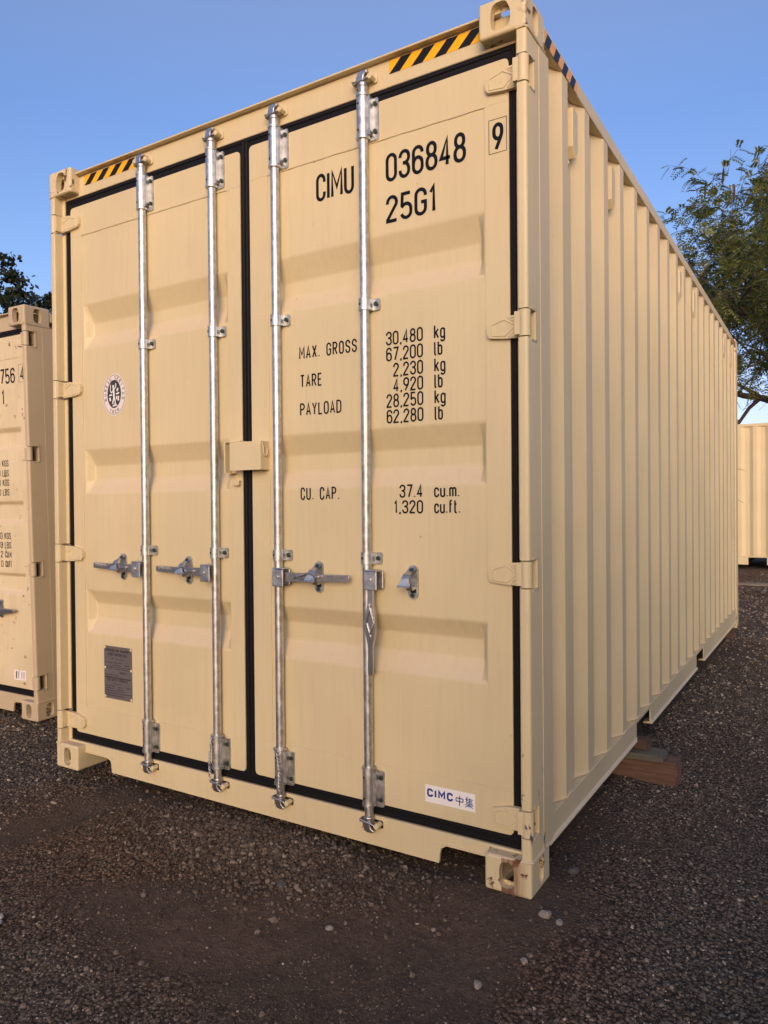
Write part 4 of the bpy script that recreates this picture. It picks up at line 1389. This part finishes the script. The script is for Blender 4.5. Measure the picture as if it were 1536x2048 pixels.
tag(ground, kind='structure')

# loose gravel: one mesh of separate stones
rs = np.random.RandomState(3)
def ico():
    t = (1 + 5 ** 0.5) / 2
    v = np.array([(-1, t, 0), (1, t, 0), (-1, -t, 0), (1, -t, 0), (0, -1, t), (0, 1, t), (0, -1, -t), (0, 1, -t), (t, 0, -1), (t, 0, 1), (-t, 0, -1), (-t, 0, 1)], float)
    v /= np.linalg.norm(v[0])
    f = np.array([(0, 11, 5), (0, 5, 1), (0, 1, 7), (0, 7, 10), (0, 10, 11), (1, 5, 9), (5, 11, 4), (11, 10, 2), (10, 7, 6), (7, 1, 8), (3, 9, 4), (3, 4, 2), (3, 2, 6), (3, 6, 8), (3, 8, 9), (4, 9, 5), (2, 4, 11), (6, 2, 10), (8, 6, 7), (9, 8, 1)])
    return v, f
octv = np.array([(1, 0, 0), (-1, 0, 0), (0, 1, 0), (0, -1, 0), (0, 0, 1), (0, 0, -1)], float)
octf = np.array([(0, 2, 4), (2, 1, 4), (1, 3, 4), (3, 0, 4), (2, 0, 5), (1, 2, 5), (3, 1, 5), (0, 3, 5)])

def rand_rot(n):
    q = rs.normal(size=(n, 4)); q /= np.linalg.norm(q, axis=1)[:, None]
    w, x, y, z = q.T
    return np.stack([1 - 2 * (y * y + z * z), 2 * (x * y - z * w), 2 * (x * z + y * w), 2 * (x * y + z * w), 1 - 2 * (x * x + z * z), 2 * (y * z - x * w), 2 * (x * z - y * w), 2 * (y * z + x * w), 1 - 2 * (x * x + y * y)], 1).reshape(n, 3, 3)

def stones(px, py, rad, base, tone, brown, sink=0.35):
    v, f = base
    n, k = len(px), len(v)
    sc_ = rs.uniform(0.65, 1.25, (n, 1, 3)) * rad[:, None, None]
    jit = 1 + rs.uniform(-0.28, 0.28, (n, k, 1))
    P = np.einsum('nij,nkj->nki', rand_rot(n), v[None] * jit * sc_)
    P[:, :, 2] *= 0.8
    P += np.stack([px, py, gz(px, py) + rad * (1 - 2 * sink) * 0.5], 1)[:, None, :]
    F = (f[None] + (np.arange(n) * k)[:, None, None]).reshape(-1, 3)
    return P.reshape(-1, 3), F, np.repeat(tone, k), np.repeat(brown, k)

def sample_ground(n, rmin, rmax, expo):
    """points in the fan in front of the camera, thinning with distance"""
    u = rs.uniform(size=n)
    e = 1 - expo
    r = (rmin ** e + u * (rmax ** e - rmin ** e)) ** (1 / e)
    a = R(121.4) + R(rs.uniform(-44, 44, n) if False else 1.0) * 0 + np.radians(rs.uniform(-46, 46, n))
    return CAMXY[0] + r * np.cos(a), CAMXY[1] + r * np.sin(a), r

def outside(px, py):
    return ~((px > 0.1) & (px < 2.36) & (py > 0.45) & (py < 6.0))

chunks = []
def stain(px, py):
    return np.clip(brownness(px, py) + rs.uniform(-.25, .25, len(px)), 0, 1)
# small stones
px, py, r_ = sample_ground(330000, 1.10, 16.0, 0.62)
d = dirt(px, py)
keep = (rs.uniform(size=len(px)) > d * 0.86) & outside(px, py)
px, py, r_, d = px[keep], py[keep], r_[keep], d[keep]
rad = np.exp(rs.normal(math.log(0.0025), 0.42, len(px))) * np.clip(r_ / 2.4, 0.9, 4.5) * (1 - 0.3 * d)
tn = rs.beta(1.6, 4.2, len(px))
tn = np.where(rs.uniform(size=len(px)) < 0.06, rs.uniform(0.7, 1.0, len(px)), tn)
chunks.append(stones(px, py, rad, (octv, octf), tn, stain(px, py)))
# medium stones
px, py, r_ = sample_ground(14000, 1.10, 9.0, 0.6)
d = dirt(px, py)
keep = (rs.uniform(size=len(px)) > np.clip(d * 1.1, 0, 0.97)) & outside(px, py)
px, py, r_, d = px[keep], py[keep], r_[keep], d[keep]
rad = np.minimum(np.exp(rs.normal(math.log(0.0050), 0.36, len(px))), 0.0095)
chunks.append(stones(px, py, rad, ico(), rs.beta(1.7, 4.6, len(px)), stain(px, py)))
# the coarse loose pile in front of the sill
px = rs.normal(1.38, 0.33, 6500); py = rs.normal(-0.13, 0.14, 6500)
rad = np.minimum(np.exp(rs.normal(math.log(0.0050), 0.38, len(px))), 0.012)
chunks.append(stones(px, py, rad, ico(), rs.beta(2.2, 4.2, len(px)), np.clip(rs.normal(0.8, 0.2, len(px)), 0, 1), 0.15))
# crumbs of soil lying on the bare patches
px, py, r_ = sample_ground(170000, 1.10, 8.0, 0.6)
d = dirt(px, py)
keep = (rs.uniform(size=len(px)) < np.clip(d * 1.5, 0, 1) * (0.25 + 0.75 * (fbm(px * 3, py * 3, 77) > 0.5))) & outside(px, py)
px, py, r_ = px[keep], py[keep], r_[keep]
rad = np.exp(rs.normal(math.log(0.0022), 0.5, len(px)))
chunks.append(stones(px, py, rad, (octv, octf), rs.beta(2.5, 4.0, len(px)), np.clip(rs.normal(0.9, 0.15, len(px)), 0, 1), 0.3))
# odd pale chips
px, py, r_ = sample_ground(1500, 1.2, 7.0, 0.3)
keep = outside(px, py) & (rs.uniform(size=len(px)) > brownness(px, py) * 0.7); px, py, r_ = px[keep], py[keep], r_[keep]
rad = np.minimum(np.exp(rs.normal(math.log(0.0030), 0.40, len(px))), 0.008)
chunks.append(stones(px, py, rad, ico(), rs.uniform(0.5, 1.0, len(px)) ** 1.5, rs.uniform(0, 0.5, len(px)), 0.2))
off = 0; Vs, Fs, Ts, Bs = [], [], [], []
for v, f, t_, bb in chunks:
    Vs.append(v); Fs.append(f + off); Ts.append(t_); Bs.append(bb); off += len(v)
stm, nt, b = newmat("loose_stone", (0.06, 0.056, 0.054), 0.85, spec=0.3)
at = N(nt, 'ShaderNodeAttribute', attribute_name='tone')
ab = N(nt, 'ShaderNodeAttribute', attribute_name='brown')
grey = ramp(nt, at.outputs['Fac'], [(0.0, (0.058, 0.043, 0.031)), (0.35, (0.172, 0.133, 0.102)), (0.65, (0.31, 0.245, 0.19)), (1.0, (0.56, 0.46, 0.36))])
brn = ramp(nt, at.outputs['Fac'], [(0.0, (0.036, 0.023, 0.015)), (0.35, (0.088, 0.060, 0.042)), (0.65, (0.155, 0.11, 0.08)), (1.0, (0.34, 0.27, 0.21))])
nt.links.new(mix(nt, ab.outputs['Fac'], grey, brn), b.inputs['Base Color'])
gravel = np_mesh('gravel', np.concatenate(Vs), np.concatenate(Fs), stm, {'tone': np.concatenate(Ts), 'brown': np.concatenate(Bs)}, smooth=False)
tag(gravel, 'loose dark grey and brown gravel scattered over the yard', 'gravel', kind='stuff')

# larger single stones
pale, nt, b = newmat("pale_stone", (0.36, 0.32, 0.28), 0.8)
nt.links.new(mix(nt, noise(nt, 60, 5), (0.17, 0.145, 0.12), (0.32, 0.28, 0.24)), b.inputs['Base Color'])
dkst, nt, b = newmat("dark_stone", (0.07, 0.062, 0.06), 0.85)
nt.links.new(mix(nt, noise(nt, 60, 5), (0.045, 0.04, 0.04), (0.11, 0.10, 0.095)), b.inputs['Base Color'])
def single_stone(x, y, r, mat, label, group=None, seed=1):
    q = random.Random(seed)
    bm = bmesh.new()
    bmesh.ops.create_icosphere(bm, subdivisions=2, radius=1)
    for v in bm.verts:
        n = v.co.normalized()
        k = 1 + 0.22 * math.sin(3.1 * n.x + seed) * math.cos(2.7 * n.y + seed * 2) + q.uniform(-0.09, 0.09)
        v.co = Vector((n.x * k * r * 1.15, n.y * k * r * 0.9, n.z * k * r * 0.72))
    me = bpy.data.meshes.new('stone')
    bm.to_mesh(me); bm.free()
    me.materials.append(mat)
    o = bpy.data.objects.new('stone', me)
    C.objects.link(o)
    o.location = (x, y, float(gz(x, y)) + r * 0.35)
    o.rotation_euler[2] = q.uniform(0, 6)
    tag(o, label, 'stone', group)
    return o
single_stone(2.500, -0.050, 0.0165, pale, 'larger pale stone on dark gravel just outside the rust-streaked lower corner fitting', 'pale stones', 1)
single_stone(2.548, -0.060, 0.0115, pale, 'smaller pale stone next to the larger pale one outside the rusty corner', 'pale stones', 2)
single_stone(1.925, -0.390, 0.0115, pale, 'lone pale stone in the brown soil below the doors', 'pale stones', 3)
single_stone(2.490, 0.270, 0.019, dkst, 'dusty grey stone on gravel beside the side rail behind the corner fitting', 'grey stones', 4)
single_stone(2.510, -0.260, 0.0115, pale, 'pale stone on the gravel edge below the pair near the rusty corner', 'pale stones', 5)
single_stone(2.430, -0.400, 0.013, pale, 'angular pale stone at the edge of the smooth dragged soil', 'pale stones', 6)
single_stone(1.640, -0.270, 0.017, dkst, 'brownish stone at the foot of the loose gravel pile', 'grey stones', 8)

# ------------------------------------------------------------------ timbers under the containers
def timber(name, x0, x1, y0, y1, z0, z1, mat, label, cat, group='timbers propping the containers', tilt=0.0, yaw=0.0):
    mb = MB()
    L_ = x1 - x0
    mb.box(-L_, 0, 0, y1 - y0, 0, z1 - z0)
    o = mb.build(name, mat, None)
    bm = bmesh.new()
    bm.from_mesh(o.data)
    bmesh.ops.bevel(bm, geom=bm.edges[:], offset=0.006, segments=2, affect='EDGES')
    bmesh.ops.subdivide_edges(bm, edges=[e for e in bm.edges if e.calc_length() > 0.05], cuts=7, use_grid_fill=True)
    tq = random.Random(int(abs(x1) * 1000))
    for v in bm.verts:
        v.co += Vector((tq.uniform(-1, 1) * 0.0016, tq.uniform(-1, 1) * 0.0016, tq.uniform(-1, 1) * 0.0012))
    bm.to_mesh(o.data)
    bm.free()
    o.location = (x1, y0, z0)
    o.rotation_euler = (0, tilt, yaw)
    tag(o, label, cat, group)
    return o
timber('timber_beam', 1.90, 2.630, 1.430, 1.560, -0.086, 0.030, wood_red, 'thick reddish timber beam on the ground under the near container side, lowest of the stack', 'timber beam')
timber('timber_plank', 1.90, 2.572, 1.405, 1.545, 0.031, 0.060, wood_green, 'greenish weathered plank lying on the thick reddish beam', 'timber plank', yaw=R(0.8))
timber('timber_block', 2.10, 2.492, 1.470, 1.560, 0.0605, 0.106, wood_brown, 'small brown timber block wedged on the greenish plank under the side rail', 'timber block')
timber('timber_board', 1.85, 2.41, 5.86, 6.02, -0.135, -0.005, wood_brown, 'dark brown board under the far end corner of the near container', 'timber board')
timber('timber_board', 1.9, 3.1, 11.15, 11.40, float(gz(2.2, 11.2)) + 0.003, float(gz(2.2, 11.2)) + 0.04, wood_grey, 'grey board lying loose on the gravel before the distant container', 'timber board', None, yaw=R(8))
single_stone(2.36, 9.95, 0.045, dkst, 'dark lump on the gravel before the distant side-on container', 'grey stones', 9)

# ------------------------------------------------------------------ scrap of white sacking at the edge of the picture
pm, nt, b = newmat("white_sacking", (0.62, 0.58, 0.56), 0.7)
pk, nt, b = newmat("black_print", (0.04, 0.035, 0.035), 0.6)
mb = MB()
q = random.Random(4)
n = 12
vs = []
for j in range(n):
    for i in range(n):
        u, v = i / (n - 1) - 0.5, j / (n - 1) - 0.5
        e = 1 + 0.25 * math.sin(7 * math.atan2(v, u + 1e-6)) * 0.4
        vs.append((u * 0.13 * e + q.uniform(-.004, .004), v * 0.085 * e + q.uniform(-.004, .004), 0.014 + 0.010 * math.sin(u * 17 + 1) * math.cos(v * 14) + q.uniform(-.004, .004)))
fs, ms = [], []
for j in range(n - 1):
    for i in range(n - 1):
        mb.m.append(1 if (i in (8, 9) and j in (4, 5, 6)) and (i + j) % 3 else 0)
        fs.append([j * n + i, j * n + i + 1, (j + 1) * n + i + 1, (j + 1) * n + i])
mb.v, mb.f = vs, fs
sc_o = mb.build('sacking_scrap', [pm, pk])
smooth_all(sc_o, 50)
md = sc_o.modifiers.new('thickness', 'SOLIDIFY'); md.thickness = 0.0015
sc_o.location = (0.972, -0.942, float(gz(0.972, -0.942)))
sc_o.rotation_euler = (0.08, -0.1, R(35))
tag(sc_o, 'torn scrap of white sacking with black print lying on the gravel', 'litter')

# ------------------------------------------------------------------ trees
def leaf_mat(name, a, bcol, c):
    m, nt, b = newmat(name, a, 0.55)
    oi = N(nt, 'ShaderNodeNewGeometry')
    col = ramp(nt, oi.outputs['Random Per Island'], [(0.0, a), (0.6, bcol), (0.92, bcol), (1.0, c)])
    nt.links.new(col, b.inputs['Base Color'])
    tr = N(nt, 'ShaderNodeBsdfTranslucent')
    nt.links.new(col, tr.inputs[0])
    ms = N(nt, 'ShaderNodeMixShader')
    ms.inputs[0].default_value = 0.3
    out = nt.nodes['Material Output']
    nt.links.new(b.outputs[0], ms.inputs[1]); nt.links.new(tr.outputs[0], ms.inputs[2]); nt.links.new(ms.outputs[0], out.inputs[0])
    return m
leaf_green = leaf_mat("pinnate_leaf", (0.085, 0.118, 0.032), (0.185, 0.21, 0.066), (0.42, 0.30, 0.06))
leaf_dark = leaf_mat("dark_leaf", (0.010, 0.018, 0.007), (0.024, 0.036, 0.013), (0.05, 0.06, 0.02))
leaf_grey = leaf_mat("grey_green_leaf", (0.030, 0.038, 0.018), (0.062, 0.070, 0.036), (0.10, 0.10, 0.05))
bark, nt, b = newmat("bark", (0.06, 0.048, 0.04), 0.9)
nt.links.new(mix(nt, noise(nt, 9, 5, 0.6, stretch=(4, 4, 0.6)), (0.035, 0.028, 0.024), (0.11, 0.09, 0.075)), b.inputs['Base Color'])
twig, nt, b = newmat("twig_bark", (0.10, 0.08, 0.065), 0.85)
seed_m, nt, b = newmat("seed_head", (0.055, 0.035, 0.025), 0.9)

def leaf_mesh(name, P, D, U, ln, wd, mat, parent):
    """diamond leaves at points P along D with side vector U"""
    n = len(P)
    a = P; t = P + D * ln[:, None]
    mid = P + D * (ln * 0.45)[:, None]
    nrm = np.cross(D, U)
    l = mid + U * wd[:, None] + nrm * (wd * 0.25)[:, None]
    r = mid - U * wd[:, None] + nrm * (wd * 0.25)[:, None]
    co = np.stack([a, l, t, r], 1).reshape(-1, 3)
    F = np.arange(4 * n).reshape(n, 4)
    o = np_mesh(name, co, F, mat, smooth=False)
    o.parent = parent
    return o

def unit(v): return v / np.maximum(np.linalg.norm(v, axis=-1, keepdims=True), 1e-9)

def grow(mb, p, d, length, rad, level, maxlev, tips, q, droop=0.0, spread=0.7, kids=(3, 5)):
    """recursive branch; tips collects (position, direction) along the thin twigs"""
    n = 6
    pts, dirs = [Vector(p)], []
    d = Vector(d).normalized()
    for i in range(n):
        d = (d + Vector((q.uniform(-1, 1), q.uniform(-1, 1), q.uniform(-1, 1))) * 0.16 + Vector((0, 0, -droop))).normalized()
        dirs.append(d.copy())
        pts.append(pts[-1] + d * length / n)
    rads = [max(rad * (1 - 0.62 * i / n), 0.0035) for i in range(n + 1)]
    mb.tube(pts, rads, 7 if level < 2 else 4)
    if level >= maxlev:
        for i in range(1, n + 1):
            tips.append((pts[i], dirs[i - 1]))
        return
    if level >= maxlev - 1:
        for i in range(3, n + 1):
            tips.append((pts[i], dirs[i - 1]))
    for k in range(q.randint(*kids)):
        i = q.randint(2, n)
        side = dirs[i - 1].orthogonal().normalized()
        side.rotate(Matrix.Rotation(q.uniform(0, 2 * PI), 3, dirs[i - 1]))
        nd = (dirs[i - 1] * (1 - spread * 0.5) + side * spread + Vector((0, 0, 0.12))).normalized()
        grow(mb, pts[i], nd, length * q.uniform(0.55, 0.78), rads[i] * 0.62, level + 1, maxlev, tips, q, droop + 0.012, spread, kids)

def pinnate(tips, q, per, inside=None):
    P, D, U, Ln, Wd = [], [], [], [], []
    for (p, d) in tips:
        for _ in range(per):
            if q.random() > 0.97 or p.z < 2.6:
                continue
            ax = (d * 0.5 + Vector((q.uniform(-1, 1), q.uniform(-1, 1), q.uniform(-0.9, 0.5)))).normalized()
            L_ = q.uniform(0.12, 0.22)
            side = ax.cross(Vector((q.uniform(-.5, .5), q.uniform(-.5, .5), 1))).normalized()
            m = q.randint(5, 7)
            for k in range(m):
                t_ = (k + 0.8) / m
                base = p + ax * L_ * t_ + Vector((0, 0, -0.05 * t_ * t_))
                for s_ in (-1, 1):
                    dd = (side * s_ + ax * 0.55 + Vector((0, 0, -0.25))).normalized()
                    P.append(base); D.append(dd); U.append(ax)
                    Ln.append(q.uniform(0.048, 0.072)); Wd.append(q.uniform(0.011, 0.017))
    P, D, U = np.array(P), unit(np.array(D)), np.array(U)
    U = unit(U - D * (U * D).sum(1, keepdims=True))
    return P, D, U, np.array(Ln), np.array(Wd)

def pinnate_tree(loc, label):
    root = empty('tree', loc)
    tag(root, label, 'tree', 'trees standing round the yard')
    q = random.Random(12)
    mb = MB(); tips = []
    trunk = [(0, 0, -0.1), (0.03, 0.02, 0.6), (-0.02, 0.05, 1.2), (0.04, 0.03, 1.8), (0.0, 0.0, 2.8)]
    mb.tube(trunk, [0.21, 0.18, 0.165, 0.155, 0.13], 12)
    br = MB()
    for k in range(11):
        a = 2 * PI * k / 11 + q.uniform(-.3, .3)
        el = (0.30, 0.50, 0.95)[k % 3] + q.uniform(-.1, .15)
        z = 2.35 + 0.4 * q.random()
        grow(br, (0, 0, z), (math.cos(a) * math.cos(el), math.sin(a) * math.cos(el), math.sin(el)), q.uniform(1.9, 2.4), 0.075, 0, 3, tips, q, 0.02, 0.75, (4, 5))
    grow(br, (0, 0, 2.4), (0.1, -0.1, 1), 1.9, 0.09, 0, 3, tips, q, 0.0, 0.75, (4, 5))
    grow(br, (0, 0, 2.4), (-0.5, -0.2, 1), 1.9, 0.09, 0, 3, tips, q, 0.0, 0.75, (4, 5))
    # bare limbs: a few reaching out above the crown, a few hanging below it
    bare = br
    for (p, d, L_) in (((-1.0, -0.5, 4.6), (-0.35, -0.1, 0.8), 1.3), ((-0.9, -0.5, 4.9), (-0.1, -0.1, 0.9), 1.5), ((-1.3, -0.5, 4.2), (-0.8, -0.1, 0.5), 0.9)):
        tt = []
        grow(bare, p, d, L_, 0.016, 1, 2, tt, q, -0.03, 0.6, (3, 4))
        for (tp, td) in tt[5::6][:4]:
            seeds = MB()
            seeds.tube([tp, tp + Vector((0.005, 0, 0.05)), tp + Vector((0.01, 0, 0.16)), tp + Vector((0.02, 0, 0.27))], [0.006, 0.02, 0.022, 0.006], 6)
            seeds.build('seed_head', seed_m, root, recalc=False)
    for k in range(9):
        a = R(150) + q.uniform(-0.9, 0.9)
        rr = q.uniform(0.7, 1.7)
        tt = []
        grow(bare, (math.cos(a) * rr, math.sin(a) * rr, q.uniform(2.9, 3.4)), (math.cos(a) * 0.8, math.sin(a) * 0.8, -0.45), q.uniform(0.3, 0.5), 0.013, 1, 2, tt, q, 0.08, 0.6, (2, 4))
    tk = mb.build('trunk', bark, root)
    smooth_all(tk, 60)
    smooth_all(br.build('branches', bark, root, recalc=False), 60)
    leaf_mesh('leaves', *pinnate(tips, q, 2), leaf_green, root)
    return root
rt = pinnate_tree((2.98, 17.7, -0.42), 'leafy tree with feathery green leaves and bare twigs beyond the near container')
rt.scale = (1.42, 1.42, 1.52)

def broad_tree(loc, h, cr, mat, label, seed, nleaf, lsize, squash=1.0):
    root = empty('tree', loc)
    tag(root, label, 'tree', 'trees standing round the yard')
    q = random.Random(seed)
    r2 = np.random.RandomState(seed)
    mb = MB(); tips = []
    mb.tube([(0, 0, -0.2), (0.05, 0, h * 0.2), (0, 0.05, h * 0.4)], [0.035 * h, 0.028 * h, 0.024 * h], 10)
    br = MB()
    for k in range(9):
        a = 2 * PI * k / 9 + q.uniform(-.3, .3)
        el = q.uniform(0.25, 1.2)
        grow(br, (0, 0, h * 0.36), (math.cos(a) * math.cos(el), math.sin(a) * math.cos(el), math.sin(el)), cr * q.uniform(0.65, 0.95), 0.014 * h, 0, 2, tips, q, 0.0, 0.7, (3, 4))
    smooth_all(mb.build('trunk', bark, root), 60)
    smooth_all(br.build('branches', bark, root, recalc=False), 60)
    # leaves in clumps hung on the branch ends
    T = np.array([t_[0] for t_ in tips])
    cz = h - cr * squash
    k = 90
    cl = r2.normal(size=(k, 3)); cl = unit(cl) * (r2.uniform(0.55, 1.0, (k, 1)) ** 0.6)
    cl = cl * np.array([cr, cr, cr * squash]) * 0.9 + np.array([0, 0, cz])
    cen = np.concatenate([cl, T])
    idx = r2.randint(0, len(cen), nleaf)
    sz = r2.uniform(0.16, 0.34, len(cen)) * cr * 0.55
    P = cen[idx] + unit(r2.normal(size=(nleaf, 3))) * (r2.uniform(0, 1, (nleaf, 1)) ** 0.5) * sz[idx][:, None] * np.array([1.2, 1.2, 0.75])
    D = unit(r2.normal(size=(nleaf, 3)) + np.array([0, 0, -0.3]))
    U = unit(np.cross(D, r2.normal(size=(nleaf, 3))))
    leaf_mesh('leaves', P, D, U, r2.uniform(0.7, 1.3, nleaf) * lsize, r2.uniform(0.25, 0.4, nleaf) * lsize, mat, root)
    return root
broad_tree((-21.9, 11.7, -0.2), 11.0, 2.75, leaf_dark, 'tall dark evergreen tree rising behind the weathered container', 21, 70000, 0.19, 1.15)
broad_tree((-22.85, 14.64, -0.2), 10.0, 1.25, leaf_grey, 'paler grey-green tree beside the dark evergreen, behind the weathered container', 22, 30000, 0.12, 1.4)
broad_tree((-20.97, 14.6, -0.2), 9.75, 0.95, leaf_dark, 'slim dark tree mostly hidden behind the tall near container', 23, 16000, 0.15, 1.6)
